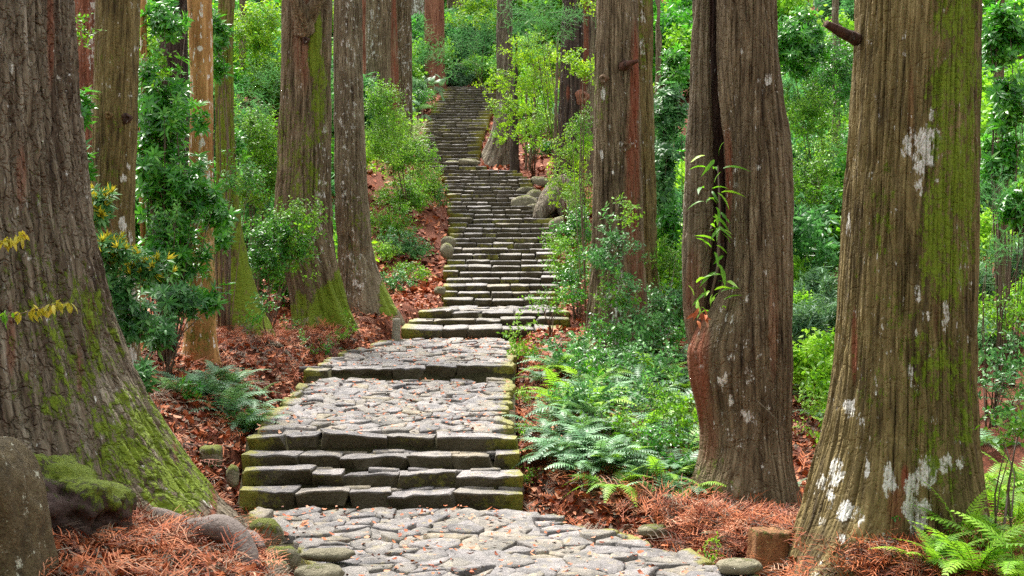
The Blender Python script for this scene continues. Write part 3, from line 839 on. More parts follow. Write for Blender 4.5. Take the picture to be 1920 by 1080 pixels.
# --- double trunk in the middle left, with green mossy roots
dE = 26.0
tE = tree('cedar_tree', 'broad brown cedar with bright green moss on its foot, joined to a second trunk', 'tree', tuple(P(600, 612, dE)))
add_trunk(tE, 'trunk', dE, [(-40, 531, 624), (0, 531, 624), (100, 528, 622), (200, 525, 621), (300, 519, 622), (400, 512, 625), (460, 518, 629), (500, 530, 635), (540, 540, 644), (575, 545, 655), (610, 545, 668), (680, 530, 685)], M['bark_brown'], seg=240, dz=0.05, top=12, bg_moss=0.24,
          furrow=(7, 0.035, 0.09), und=0.07, lobes=[(-50, 0.20, 0.20, -0.75, 0.5), (-95, 0.16, 0.20, -0.75, 0.5), (-20, 0.12, 0.2, -0.75, 0.6)],
          moss=[(625, 590, 38, 52, 1.1), (600, 600, 24, 36, 0.95), (566, 585, 20, 34, 0.6), (640, 560, 16, 50, 0.8), (570, 400, 30, 150, 0.34), (590, 70, 12, 70, 0.75), (600, 180, 16, 80, 0.45), (545, 300, 30, 120, 0.25)], lichen=[(606, 300, 6, 90, 0.34), (598, 420, 8, 90, 0.36)], red=[(570, 60, 18, 90, 0.45)], seed=6)
knot(tE, P(573, 75, dE - 0.55), 0.05, name='knot')
bark_tube(tE, 'branch', [P(572, 60, dE - 0.40), P(566, 30, dE - 0.62), P(556, 4, dE - 0.75), P(543, -30, dE - 0.8)], [0.20, 0.17, 0.13, 0.10], M['bark_brown'], 12, 0.2, 3)
bark_tube(tE, 'branch', [P(575, 40, dE - 0.45), P(590, 10, dE - 0.62), P(608, -30, dE - 0.7)], [0.16, 0.13, 0.10], M['bark_brown'], 12, 0.2, 4)
dE2 = 28.0
tE2 = tree('cedar_tree', 'tall cedar with white lichen flecks, right of the joined pair', 'tree', tuple(P(690, 572, dE2)))
add_trunk(tE2, 'trunk', dE2, [(-40, 624, 677), (0, 624, 678), (200, 625, 682), (300, 626, 687, 658), (400, 629, 693, 660), (480, 634, 702, 661), (520, 634, 714, 662), (550, 634, 729, 662), (575, 632, 745, 660), (620, 632, 765, 660)], M['bark_tan'], seg=170, dz=0.055, top=13, bg_moss=0.20,
          furrow=(9, 0.028, 0.08), p=1.3, lobes=[(-60, 0.2, 0.25, -0.4, 0.5), (-110, 0.15, 0.25, -0.4, 0.4)], moss=[(730, 560, 18, 40, 0.75), (670, 420, 18, 80, 0.2)], lichen=[(655, 150, 16, 180, 0.30), (665, 500, 24, 70, 0.34), (650, 350, 10, 100, 0.30)], seed=7)

# --- pair of straight cedars left of the upper stairs
dF = 44.0
tF = tree('cedar_tree', 'straight purple-brown cedar left of the stairs with a split red streak', 'tree', tuple(P(715, 260, dF)))
add_trunk(tF, 'trunk', dF, [(-40, 687, 744), (0, 686, 742), (150, 686, 748), (240, 684, 752), (300, 680, 756), (340, 675, 765)], M['bark_brown'], seg=120, dz=0.10, top=15, furrow=(6, 0.04, 0.07), red=[(741, 110, 7, 140, 0.9)], lichen=[(700, 100, 12, 120, 0.30)], seed=8)
tF2 = tree('cedar_tree', 'slim brown cedar flecked with white, just right of the split red streak', 'tree', tuple(P(757, 260, dF + 1)))
add_trunk(tF2, 'trunk', dF + 1, [(-40, 741, 771), (0, 741, 771), (150, 743, 773), (240, 743, 774), (330, 740, 780)], M['bark_brown'], seg=100, dz=0.10, top=15, furrow=(6, 0.04, 0.07), lichen=[(757, 130, 12, 140, 0.33)], seed=9)

# --- tree with the grey root between the two flights of stairs
dI = 51.0
tI = tree('cedar_tree', 'cedar between the two stair flights with a smooth grey root reaching the steps', 'tree', tuple(P(940, 312, dI)))
add_trunk(tI, 'trunk', dI, [(-40, 931, 962), (0, 931, 962), (100, 931, 963), (180, 930, 965, 948), (220, 925, 968, 949), (250, 917, 968, 948), (275, 908, 970, 948), (300, 897, 973, 948), (318, 884, 976, 948), (345, 870, 980, 948)], M['bark_grey'], seg=130, dz=0.09, top=16,
          p=1.3, furrow=(5, 0.03, 0.08), lobes=[(-110, 0.12, 0.3, 4.3, 0.6)], moss=[(945, 120, 20, 160, 0.3)], lichen=[(939, 200, 3, 8, 0.9)], seed=10)
# --- thin dark stem by the stairs
dJ = 48.3
tJ = tree('thin_tree', 'thin dark straight stem standing on red litter right of the stair bend', 'tree', tuple(P(965, 322, dJ)))
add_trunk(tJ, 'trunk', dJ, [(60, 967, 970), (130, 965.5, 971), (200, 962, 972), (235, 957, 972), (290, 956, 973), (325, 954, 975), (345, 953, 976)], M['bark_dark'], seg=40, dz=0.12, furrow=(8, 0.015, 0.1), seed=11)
# --- dark red cedar right of the stairs
dK = 42.0
tK = tree('cedar_tree', 'dark reddish cedar right of the stairs with big grey roots at its foot', 'tree', tuple(P(1065, 385, dK)))
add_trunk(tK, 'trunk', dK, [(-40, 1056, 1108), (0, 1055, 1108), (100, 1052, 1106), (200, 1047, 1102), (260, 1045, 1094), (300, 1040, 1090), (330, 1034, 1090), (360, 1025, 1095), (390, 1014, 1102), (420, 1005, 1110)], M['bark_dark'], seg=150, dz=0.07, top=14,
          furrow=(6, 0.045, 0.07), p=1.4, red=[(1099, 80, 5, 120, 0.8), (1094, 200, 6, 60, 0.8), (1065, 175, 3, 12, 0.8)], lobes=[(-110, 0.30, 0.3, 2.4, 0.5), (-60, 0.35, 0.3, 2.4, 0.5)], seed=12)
bark_tube(tK, 'root', [P(1060, 345, 41.2), P(1035, 372, 40.6), P(1015, 398, 40.2), P(1004, 412, 40.0)], [0.32, 0.36, 0.24, 0.10], M['bark_grey'], 14, 0.15, 6)
bark_tube(tK, 'root', [P(1070, 360, 41.2), P(1068, 392, 40.4), P(1075, 415, 40.0)], [0.36, 0.38, 0.18], M['bark_grey'], 14, 0.15, 7)
knot(tK, P(1092, 182, dK - 0.42), 0.16, (0.4, -1, 0), 'bark_red', 0.6, 'burl')
tK2 = tree('thin_tree', 'thin tan sapling stem left of the dark reddish cedar', 'tree', tuple(P(1040, 300, 43.5)))
add_trunk(tK2, 'trunk', 43.5, [(60, 1044, 1048), (180, 1040, 1046), (250, 1038, 1044), (310, 1037, 1043), (350, 1037, 1044)], M['bark_tan'], seg=36, dz=0.15, furrow=(8, 0.008, 0.1), seed=13)
for i, (q, lab) in enumerate([([(120, 998, 1003), (200, 1000, 1005), (240, 996, 1002), (280, 992, 998), (320, 990, 996)], 'pale crooked sapling stem right of the thin dark stem'), ([(160, 986, 990), (240, 984, 988), (318, 984, 989)], 'pale straight sapling stem next to the crooked one')]):
    t_ = tree('thin_tree', lab, 'tree', tuple(P(992, 318, 48.8 + i * .4)))
    add_trunk(t_, 'trunk', 48.8 + i * .4, q, M['bark_tan'], seg=30, dz=0.15, furrow=(8, 0.006, 0.1), seed=14 + i)

# --- brown cedar with the climbing plant
dL = 22.0
tL2 = tree('cedar_tree', 'dark cedar half hidden behind the brown cedar with a branch stub', 'tree', tuple(P(1205, 650, 23.4)))
add_trunk(tL2, 'trunk', 23.4, [(-40, 1160, 1226), (0, 1160, 1226), (150, 1162, 1224), (300, 1165, 1228), (450, 1165, 1232), (560, 1160, 1236), (640, 1150, 1244), (720, 1140, 1255)], M['bark_olive'], seg=200, dz=0.06, top=12, furrow=(9, 0.03, 0.07), moss=[(1210, 40, 14, 120, 0.5)], lichen=[(1205, 60, 5, 90, 0.5)], seed=15)
tL = tree('cedar_tree', 'brown cedar with a broken branch stub and a red strip, right of the stairs', 'tree', tuple(P(1155, 655, dL)))
add_trunk(tL, 'trunk', dL, [(-40, 1120, 1196), (0, 1119, 1196), (100, 1115, 1198), (200, 1113, 1200), (300, 1113, 1204), (400, 1112, 1206), (480, 1108, 1208), (560, 1104, 1212), (620, 1098, 1218), (660, 1092, 1224), (720, 1080, 1240)], M['bark_brown'], seg=260, dz=0.035, top=12, bg_moss=0.14,
          furrow=(9, 0.028, 0.08), lobes=[(-110, 0.08, 0.3, -1, 0.5), (-60, 0.10, 0.3, -1, 0.5)], red=[(1190, 150, 8, 90, 1.0), (1186, 330, 12, 130, 0.85), (1190, 520, 16, 90, 0.6)], moss=[(1120, 560, 20, 90, 0.35), (1125, 180, 14, 50, 0.35)],
          lichen=[(1131, 176, 4, 14, 0.8), (1128, 290, 3, 10, 0.8), (1150, 325, 3, 9, 0.8), (1155, 560, 22, 70, 0.42), (1144, 240, 3, 6, 0.7)], seed=16)
bark_tube(tL, 'branch', [P(1168, 126, dL - 0.28), P(1178, 120, dL - 0.46), P(1196, 114, dL - 0.56)], [0.10, 0.052, 0.028], M['bark_dark'], 9, 0.3, 8, red=0.3)
knot(tL, P(1172, 122, dL - 0.30), 0.075, (0.1, -1, 0), 'bark_dark', 0.4)
knot(tL, P(1132, 148, dL - 0.30), 0.055, (-0.4, -1, 0), 'bark_brown', 0.4)
knot(tL, P(1171, 275, dL - 0.33), 0.07, (0.1, -1, 0), 'bark_brown', 0.3)

# --- forked cedar with a hollow and ferns
dM = 15.5
tM = tree('cedar_tree', 'forked cedar with a dark split up its middle and ferns rooted in it', 'tree', tuple(P(1395, 935, dM)))
add_trunk(tM, 'trunk', dM, [(-40, 1341, 1453, 1414), (0, 1342, 1454, 1414), (100, 1345, 1457, 1414), (180, 1350, 1468, 1414), (240, 1356, 1478, 1414), (300, 1360, 1486, 1414), (380, 1363, 1488, 1414), (450, 1364, 1488, 1414), (510, 1361, 1487, 1414), (545, 1351, 1487, 1414), (580, 1330, 1486, 1414), (615, 1304, 1484, 1414), (655, 1288, 1484, 1414), (700, 1290, 1484, 1414), (750, 1302, 1482, 1414), (800, 1312, 1481, 1414), (850, 1310, 1482, 1414), (880, 1302, 1486, 1414), (910, 1290, 1493, 1414), (940, 1274, 1502, 1414), (970, 1258, 1512, 1414), (1010, 1235, 1525, 1414)], M['bark_brown'], seg=400, dz=0.020, top=10,
          furrow=(15, 0.019, 0.055), und=0.06, lobes=[(-125, 0.12, 0.3, -2.2, 0.5), (-70, 0.10, 0.3, -2.2, 0.5), (-95, 0.06, 0.5, -0.5, 0.9)], twist=0.03, mid=[(-40, 56), (300, 62), (600, 72), (800, 70), (950, 84), (1010, 92)],
          moss=[(1330, 900, 50, 50, 0.40), (1360, 930, 50, 40, 0.35), (1290, 960, 30, 30, 0.5)], lichen=[(1375, 700, 36, 110, 0.27), (1400, 780, 24, 90, 0.29), (1360, 640, 24, 60, 0.22), (1440, 150, 6, 11, 0.95), (1390, 95, 4, 6, 0.8), (1372, 350, 10, 160, 0.24), (1415, 240, 5, 8, 0.6)],
          red=[(1308, 690, 20, 130, 0.85), (1362, 330, 10, 80, 0.9), (1330, 800, 16, 70, 0.45), (1450, 600, 8, 90, 0.4)], seed=17)
add_trunk(tM, 'trunk', dM + 0.10, [(-40, 1301, 1330), (0, 1300, 1331), (100, 1297, 1333), (200, 1292, 1336), (300, 1286, 1339), (400, 1282, 1339), (460, 1280, 1336), (520, 1280, 1328), (580, 1282, 1322), (640, 1290, 1330), (720, 1310, 1340)], M['bark_tan'], seg=200, dz=0.028, top=10,
          furrow=(16, 0.016, 0.05), und=0.05, red=[(1300, 560, 16, 80, 0.55)], seed=18, lean=0.012)
add_trunk(tM, 'split_shade_wall', dM + 0.42, [(-40, 1316, 1366), (0, 1316, 1366), (200, 1312, 1376), (400, 1306, 1390), (620, 1306, 1390), (760, 1320, 1400)], M['bark_dark'], seg=90, dz=0.05, top=9, furrow=(10, 0.02, 0.05), seed=58, bg_red=0.12)  # dark wall added behind the stems to stand for shade in the split
bark_tube(tM, 'root', [P(1310, 950, 15.0), P(1280, 985, 14.5), P(1245, 1012, 14.1), P(1215, 1028, 13.8)], [0.10, 0.08, 0.055, 0.02], M['bark_tan'], 12, 0.25, 9, moss=0.30)
bark_tube(tM, 'dead_twig', [P(1418, 750, dM - .55), P(1445, 775, dM - .75), P(1470, 805, dM - .8), P(1482, 850, dM - .7)], [0.006, 0.006, 0.005, 0.005], M['bark_tan'], 5, 0.1, 10)

# --- great right-hand cedar with white lichen
dN = 12.5
tN = tree('cedar_tree', 'massive cedar on the right with white lichen patches and green moss streaks', 'tree', tuple(P(1690, 1020, dN)))
rowsN = [(-40, 1607, 1836), (0, 1606, 1835), (100, 1601, 1834), (200, 1594, 1833), (300, 1588, 1832), (400, 1582, 1830), (500, 1577, 1828), (600, 1571, 1826, 1699), (700, 1562, 1825, 1699), (760, 1552, 1825, 1699), (820, 1538, 1826, 1698), (870, 1524, 1828, 1698), (910, 1513, 1830, 1698),
         (960, 1500, 1834, 1698), (1010, 1484, 1840, 1698), (1050, 1465, 1846, 1698), (1090, 1445, 1850, 1698), (1150, 1420, 1855, 1698)]
wl_ = [(1728, 275, 32, 36, 1.0), (1722, 330, 14, 26, 0.75), (1746, 214, 5, 14, 0.8), (1757, 338, 5, 5, 0.85), (1726, 358, 4, 12, 0.75), (1706, 350, 4, 12, 0.6), (1591, 425, 4, 26, 0.75), (1668, 478, 4, 14, 0.7), (1642, 480, 4, 8, 0.6), (1772, 592, 7, 30, 0.9), (1800, 522, 4, 26, 0.75), (1721, 552, 6, 18, 0.7),
       (1742, 592, 5, 10, 0.8), (1708, 700, 5, 24, 0.7), (1642, 726, 5, 18, 0.75), (1593, 770, 10, 22, 0.95), (1611, 795, 11, 18, 0.95), (1720, 622, 4, 10, 0.6), (1797, 620, 4, 22, 0.6), (1743, 672, 4, 10, 0.6), (1812, 510, 4, 20, 0.6),
       (1570, 884, 15, 22, 0.95), (1555, 940, 12, 18, 0.75), (1584, 960, 16, 22, 0.85), (1608, 968, 12, 22, 0.75), (1624, 874, 7, 24, 0.85), (1665, 900, 13, 32, 0.95), (1737, 884, 18, 32, 1.0), (1712, 920, 14, 30, 0.9), (1722, 958, 24, 28, 1.0), (1772, 872, 14, 18, 0.95), (1802, 866, 8, 12, 0.8), (1720, 990, 12, 20, 0.7), (1610, 840, 6, 16, 0.7), (1540, 905, 8, 18, 0.6), (1575, 1010, 14, 10, 0.6)]
add_trunk(tN, 'trunk', dN, rowsN, M['bark_olive'], bg_moss=0.09, seg=560, dz=0.018, top=9.0, furrow=(17.0, 0.021, 0.035), p=1.7,
          mid=[(-40, 114), (400, 122), (600, 126), (800, 132), (900, 140), (1000, 150), (1150, 165)],
          lobes=[(-132, 0.85, 0.30, -2.62, 0.30), (-150, 0.10, 0.3, -2.3, 0.5), (-52, 0.22, 0.24, -2.3, 0.5), (-20, 0.10, 0.25, -2.3, 0.5), (-98, -0.07, 0.16, -2.1, 0.6)],
          moss=[(1790, 200, 45, 300, 0.62), (1790, 60, 42, 140, 0.66), (1775, 420, 50, 170, 0.58), (1740, 700, 65, 150, 0.40), (1780, 850, 42, 90, 0.50), (1730, 430, 12, 130, 0.52), (1800, 760, 28, 110, 0.50), (1650, 600, 60, 300, 0.26)],
          lichen=wl_, red=[(1697, 900, 7, 24, 1.0), (1602, 650, 5, 60, 0.8), (1755, 560, 5, 60, 0.3), (1680, 950, 14, 40, 0.5), (1708, 210, 5, 80, 0.3)], seed=19, und=0.035)
bark_tube(tN, 'branch', [P(1606, 74, dN - 0.1), P(1580, 62, dN - 0.25), P(1562, 52, dN - 0.32), P(1549, 45, dN - 0.36)], [0.062, 0.050, 0.040, 0.030], M['bark_dark'], 10, 0.2, 11, red=0.2)
knot(tN, P(1817, 28, dN - 0.26), 0.10, (0.75, -0.85, -0.1), 'bark_dark', 0.5)

# --- trunks further back
def back_tree(px0, px1, base_py, d, mat, label, rows=None, seed=30, red=0.0, flare=1.25, name='cedar_tree', top=15, **k):
    c = (px0 + px1) / 2; w = (px1 - px0) / 2
    t = tree(name, label, 'tree', tuple(P(c, base_py, d)))
    rows = rows or [(-40, px0, px1), (0, px0, px1), (base_py * 0.7, c - w * 1.04, c + w * 1.04), (base_py - 12, c - w * 1.12, c + w * 1.12), (base_py, c - w * flare, c + w * flare), (base_py + 40, c - w * flare * 1.2, c + w * flare * 1.2)]
    add_trunk(t, 'trunk', d, rows, M[mat], seg=90, dz=0.10, top=top, furrow=(7, 0.03, 0.07), bg_red=red, seed=seed, **k)
    return t
back_tree(134, 182, 470, 27, 'bark_red', 'red-barked cedar in the gap between the huge left cedar and the knotted trunk', seed=31, lichen=[(176, 100, 8, 150, 0.55)])
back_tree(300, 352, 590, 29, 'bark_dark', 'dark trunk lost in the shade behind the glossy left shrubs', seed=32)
back_tree(262, 276, 640, 19.5, 'bark_orange', 'thin tan stem between the knotted trunk and the orange trunk', seed=33, name='thin_tree')
back_tree(796, 833, 165, 66, 'bark_red', 'red and dark cedar left of the top of the stairs', seed=34, top=22)
back_tree(770, 800, 150, 72, 'bark_tan', 'pale lichened trunk high behind the stairs, left of the red one', seed=35, top=24, lichen=[(785, 40, 12, 90, 0.6)])
back_tree(838, 872, 150, 74, 'bark_brown', 'shaded brown trunk beyond the top of the stairs, right of the red one', seed=36, top=24)
back_tree(931, 966, 60, 82, 'bark_tan', 'far brown trunk centred above the stairs at the top of the view', seed=37, top=28)
back_tree(966, 985, 90, 88, 'bark_brown', 'far slim trunk right beside the centred far trunk', seed=38, top=28)
back_tree(880, 915, 150, 78, 'bark_dark', 'leaning dark trunk behind the blue-green sprays above the stairs', rows=[(20, 862, 884), (90, 872, 896), (130, 884, 912), (160, 895, 930), (190, 900, 940)], seed=39, top=10)
back_tree(1561, 1575, 660, 28.6, 'bark_tan', 'thin tan trunk in the green gap between the two right cedars', seed=40, name='thin_tree')
back_tree(1228, 1240, 600, 27, 'bark_tan', 'thin stem in the shrubs just right of the half hidden cedar', seed=41, name='thin_tree')
back_tree(1868, 1884, 720, 20, 'bark_brown', 'slim brown trunk at the far right among hanging dead sprays', seed=42, name='thin_tree')
back_tree(672, 690, 300, 50, 'bark_red', 'slim red trunk between the joined pair and the purple-brown cedar', seed=43, top=18)
back_tree(448, 462, 420, 44, 'bark_brown', 'slim trunk in the bright green beyond the leaning mossy tree', seed=44, top=16, name='thin_tree')
back_tree(1100, 1117, 330, 46, 'bark_tan', 'grey trunk edge between the dark reddish cedar and the brown cedar', seed=45, top=16)

# ------------------------------------------------------------------ leaves, sprays, fronds (small meshes, shared by their copies)
def rotz(a): c, s = math.cos(a), math.sin(a); return np.array([[c, -s, 0], [s, c, 0], [0, 0, 1]])
def rotx(a): c, s = math.cos(a), math.sin(a); return np.array([[1, 0, 0], [0, c, -s], [0, s, c]])
def roty(a): c, s = math.cos(a), math.sin(a); return np.array([[c, 0, s], [0, 1, 0], [-s, 0, c]])

def leaf_geo(Ln, W, n=3, fold=0.25, droop=0.25, tip=1.0):
    """leaf along +y, face up +z, folded at the midrib"""
    V, Fc = [], []
    for i in range(n + 1):
        t = i / n
        w = W * 0.5 * (math.sin(math.pi * min(1, t * 0.93 + 0.05)) ** 0.8) * (1 if i < n else 0.05)
        y = Ln * t; z = -droop * Ln * t * t
        V += [(-w, y, z + fold * w), (0, y, z), (w, y, z + fold * w)]
    for i in range(n):
        a = 3 * i
        Fc += [(a, a + 1, a + 4, a + 3), (a + 1, a + 2, a + 5, a + 4)]
    return np.array(V), Fc

def spray_whorl(name, mats, rnd, Ln=0.13, W=0.036, whorls=2, per=8, stem=0.16, up=0.55, shoot=False, n=3, droop=0.3):
    """rosette spray along +z: whorls of long leaves round a twig"""
    g = Geo()
    g.add(*tube_geo([(0, 0, -stem), (0.004, 0, -stem * .4), (0, 0, 0.01)], [0.004, 0.0035, 0.0025], 4), 0.4, 1)
    for wv in range(whorls):
        zb = -stem * 0.62 * wv
        m = per - wv
        for k in range(m):
            az = 2 * math.pi * (k + rnd.uniform(-.3, .3)) / m + wv * 0.5
            pitch = up + rnd.uniform(-.35, .35) - wv * 0.3
            l = Ln * rnd.uniform(.72, 1.15)
            v, f = leaf_geo(l, W * rnd.uniform(.8, 1.15), n, rnd.uniform(.1, .5), droop + rnd.uniform(-.15, .2))
            v = v @ roty(rnd.uniform(-.5, .5)).T @ rotx(pitch).T @ rotz(az).T + (0, 0, zb)
            g.add(v, f, rnd.random() ** 1.2, 0)
    if shoot:
        for k in range(8):
            v, f = leaf_geo(Ln * rnd.uniform(.7, 1.15), W * 0.62, 2, 0.5, -0.05)
            v = v @ rotx(rnd.uniform(.95, 1.4)).T @ rotz(2 * math.pi * k / 6 + rnd.random()).T
            g.add(v, f, rnd.random(), 2)
    return g.mesh(name, mats)

def spray_twig(name, mats, rnd, Ln=0.05, W=0.022, length=0.30, n_side=4, per=6, flat=0.35, n=2):
    """branched twig along +z with alternate small leaves"""
    g = Geo()
    def shoot(p, dirv, ln, m):
        q = p + dirv * ln + np.array((0, 0, 0.0))
        g.add(*tube_geo([p, q], [0.003, 0.0015], 3, False), 0.4, 1)
        for k in range(m):
            t = (k + 0.6) / m
            b = p + (q - p) * t
            az = k * 2.4 + rnd.uniform(-.5, .5)
            v, f = leaf_geo(Ln * rnd.uniform(.7, 1.2), W * rnd.uniform(.8, 1.2), n, rnd.uniform(.1, .4), rnd.uniform(0, .4))
            v = v @ roty(rnd.uniform(-.7, .7)).T @ rotx(rnd.uniform(.05, .9)).T @ rotz(az).T
            g.add(v + b, f, rnd.random() ** 1.1, 0)
    shoot(np.zeros(3), np.array((0, 0, 1.0)), length, per + 2)
    for s in range(n_side):
        az = s * 2.4 + rnd.uniform(-.4, .4)
        el = rnd.uniform(.3, 1.0)
        dv = np.array((math.cos(az) * math.cos(el), math.sin(az) * math.cos(el), math.sin(el)))
        shoot(np.array((0, 0, length * (0.1 + 0.75 * s / n_side))), dv, length * rnd.uniform(.45, .7), per)
    return g.mesh(name, mats)

def frond_geo(rnd, Ln=0.55, W=0.24, pairs=15, arch=0.5, sub=True):
    """fern frond along +y from the origin, arching over"""
    g = Geo()
    def at(t): return np.array((0, Ln * t * (1 - 0.15 * arch * t), Ln * (0.55 * t - (0.55 + arch) * t * t * 0.62)))
    ts = np.linspace(0, 1, 9)
    g.add(*tube_geo([at(t) for t in ts], list(np.linspace(0.0035, 0.001, 9)), 3, False), 0.25, 1)
    for i in range(pairs):
        t = 0.20 + 0.80 * (i / pairs) ** 0.95
        env = math.sin(math.pi * min(1, (t - 0.10) * 0.78 + 0.28)) ** 0.9 * (1 - t * 0.35)
        b = at(t); tan = at(min(1, t + .03)) - at(t - .03); tan /= np.linalg.norm(tan)
        for sg in (-1, 1):
            l = W * 0.5 * env * rnd.uniform(.88, 1.08); w = Ln * 0.80 / pairs * 0.86
            sweep = 0.22 + 0.45 * t
            V, Fc = [], []
            m = 5 if sub else 3
            sx = np.array((sg, 0, 0.0)); 
            dirv = sx * math.cos(sweep) + tan * math.sin(sweep)
            side = tan * math.cos(sweep) - sx * math.sin(sweep)
            dr = rnd.uniform(.10, .32)
            for k in range(m + 1):
                u = k / m
                ww = w * 0.5 * (1 - u ** 1.6) + 0.0008
                if sub and k % 2 == 1: ww *= 0.55
                c = b + dirv * l * u + np.array((0, 0, -dr * l * u * u))
                V += [c - side * ww, c + side * ww]
            for k in range(m): Fc.append((2 * k, 2 * k + 1, 2 * k + 3, 2 * k + 2))
            g.add(np.array(V), Fc, min(1, max(0, 0.25 + 0.5 * t + rnd.uniform(-.25, .25))), 0)
    return g

def needle_spray(name, mats, rnd, length=0.55, dense=1.0):
    """drooping conifer spray along +z: side twigs set with short needles"""
    g = Geo()
    def twig(p, dv, ln, m):
        pts = [p + dv * ln * t + np.array((0, 0, -0.0)) + np.array((0, 0, -0.12 * ln * t * t)) for t in (0, .5, 1)]
        for k in range(m):
            t = (k + .5) / m
            b = p + dv * ln * t + np.array((0, 0, -0.12 * ln * t * t))
            for q in range(2):
                az = k * 2.2 + q * math.pi + rnd.uniform(-.4, .4)
                a = np.cross(dv, (0.3, 0.2, 0.9)); a /= np.linalg.norm(a); c = np.cross(dv, a)
                o = (a * math.cos(az) + c * math.sin(az)) * 0.55 + dv * 0.75
                tipv = b + o * rnd.uniform(.022, .038)
                s = np.cross(o, (rnd.random(), rnd.random(), rnd.random())); s = s / (np.linalg.norm(s) + 1e-6) * 0.0032
                g.add([b - s, b + s, tipv], [(0, 1, 2)], rnd.random(), 0)
    main = np.array((0, 0, 1.0))
    g.add(*tube_geo([(0, 0, 0), (0.01, 0, length * .5), (0, 0.01, length)], [0.005, 0.003, 0.001], 3, False), .3, 1)
    twig(np.zeros(3), main, length, int(16 * dense))
    for s in range(int(11 * dense)):
        az = s * 2.4; el = rnd.uniform(.2, .9)
        dv = np.array((math.cos(az) * math.cos(el), math.sin(az) * math.cos(el), math.sin(el)))
        t = 0.08 + 0.85 * s / (11 * dense)
        twig(np.array((0, 0, length * t)), dv, length * (0.55 - 0.35 * t) * rnd.uniform(.8, 1.2), int(11 * dense))
    return g.mesh(name, mats, False)

def blade_tuft(name, mats, rnd, n=12, Ln=0.45, W=0.014):
    g = Geo()
    for k in range(n):
        v, f = leaf_geo(Ln * rnd.uniform(.5, 1.1), W * rnd.uniform(.8, 1.5), 4, 0.3, rnd.uniform(.2, .8))
        g.add(v @ rotx(rnd.uniform(.5, 1.3)).T @ rotz(rnd.uniform(0, 6.28)).T, f, rnd.random(), 0)
    return g.mesh(name, mats)

TW = M['twig']
rr = random.Random(5)
SPR = {
    'broad': [spray_whorl('leaf_spray', [M['broad'], TW], rr) for _ in range(4)],
    'blue': [spray_whorl('leaf_spray', [M['blue'], TW], rr, 0.125, 0.034) for _ in range(3)],
    'shoot': [spray_whorl('leaf_spray', [M['blue'], TW, M['shoot']], rr, 0.12, 0.032, shoot=True) for _ in range(3)],
    'small': [spray_twig('leaf_spray', [M['small'], TW], rr, 0.058, 0.026) for _ in range(4)],
    'smalldark': [spray_twig('leaf_spray', [M['broad'], TW], rr, 0.062, 0.027) for _ in range(4)],
    'smallblue': [spray_twig('leaf_spray', [M['blue'], TW], rr, 0.070, 0.030) for _ in range(4)],
    'bright': [spray_twig('leaf_spray', [M['bright'], TW], rr, 0.062, 0.028) for _ in range(4)],
    'light': [spray_twig('leaf_spray', [M['fernlight'], TW], rr, 0.06, 0.026) for _ in range(3)],
    'needle': [needle_spray('needle_spray', [M['needle'], TW], rr) for _ in range(4)],
    'fernsp': [frond_geo(rr, 0.5, 0.26, 13, 0.5, False).mesh('leaf_spray', [M['fern'], TW], False) for _ in range(3)],
    'straw': [blade_tuft('blade_tuft', [M['straw'], TW], rr) for _ in range(3)],
}
FRN = {
    'grey': [frond_geo(rr, 0.50, 0.23, 14, a, True).mesh('frond', [M['fern'], TW], False) for a in (0.35, 0.55, 0.8)],
    'light': [frond_geo(rr, 0.55, 0.22, 17, a, True).mesh('frond', [M['fernlight'], TW], False) for a in (0.35, 0.6, 0.85)],
    'dead': [frond_geo(rr, 0.45, 0.18, 13, a, True).mesh('frond', [M['litter'], M['litter']], False) for a in (0.9, 1.2)],
}
SIZE = {'broad': 0.17, 'blue': 0.17, 'shoot': 0.17, 'small': 0.22, 'smalldark': 0.22, 'smallblue': 0.22, 'bright': 0.22, 'light': 0.22, 'needle': 0.42, 'fernsp': 0.42, 'straw': 0.35}

def put(name, me, parent, rel, dirv, scale, rnd, roll=None):
    o = bpy.data.objects.new(name, me)
    o.parent = parent
    q = Vector(dirv).to_track_quat('Z', 'Y') @ Quaternion((0, 0, 1), rnd.uniform(0, 6.283) if roll is None else roll)
    o.rotation_mode = 'QUATERNION'
    o.rotation_quaternion = q
    o.location = rel
    o.scale = (scale,) * 3
    COL.objects.link(o)
    return o

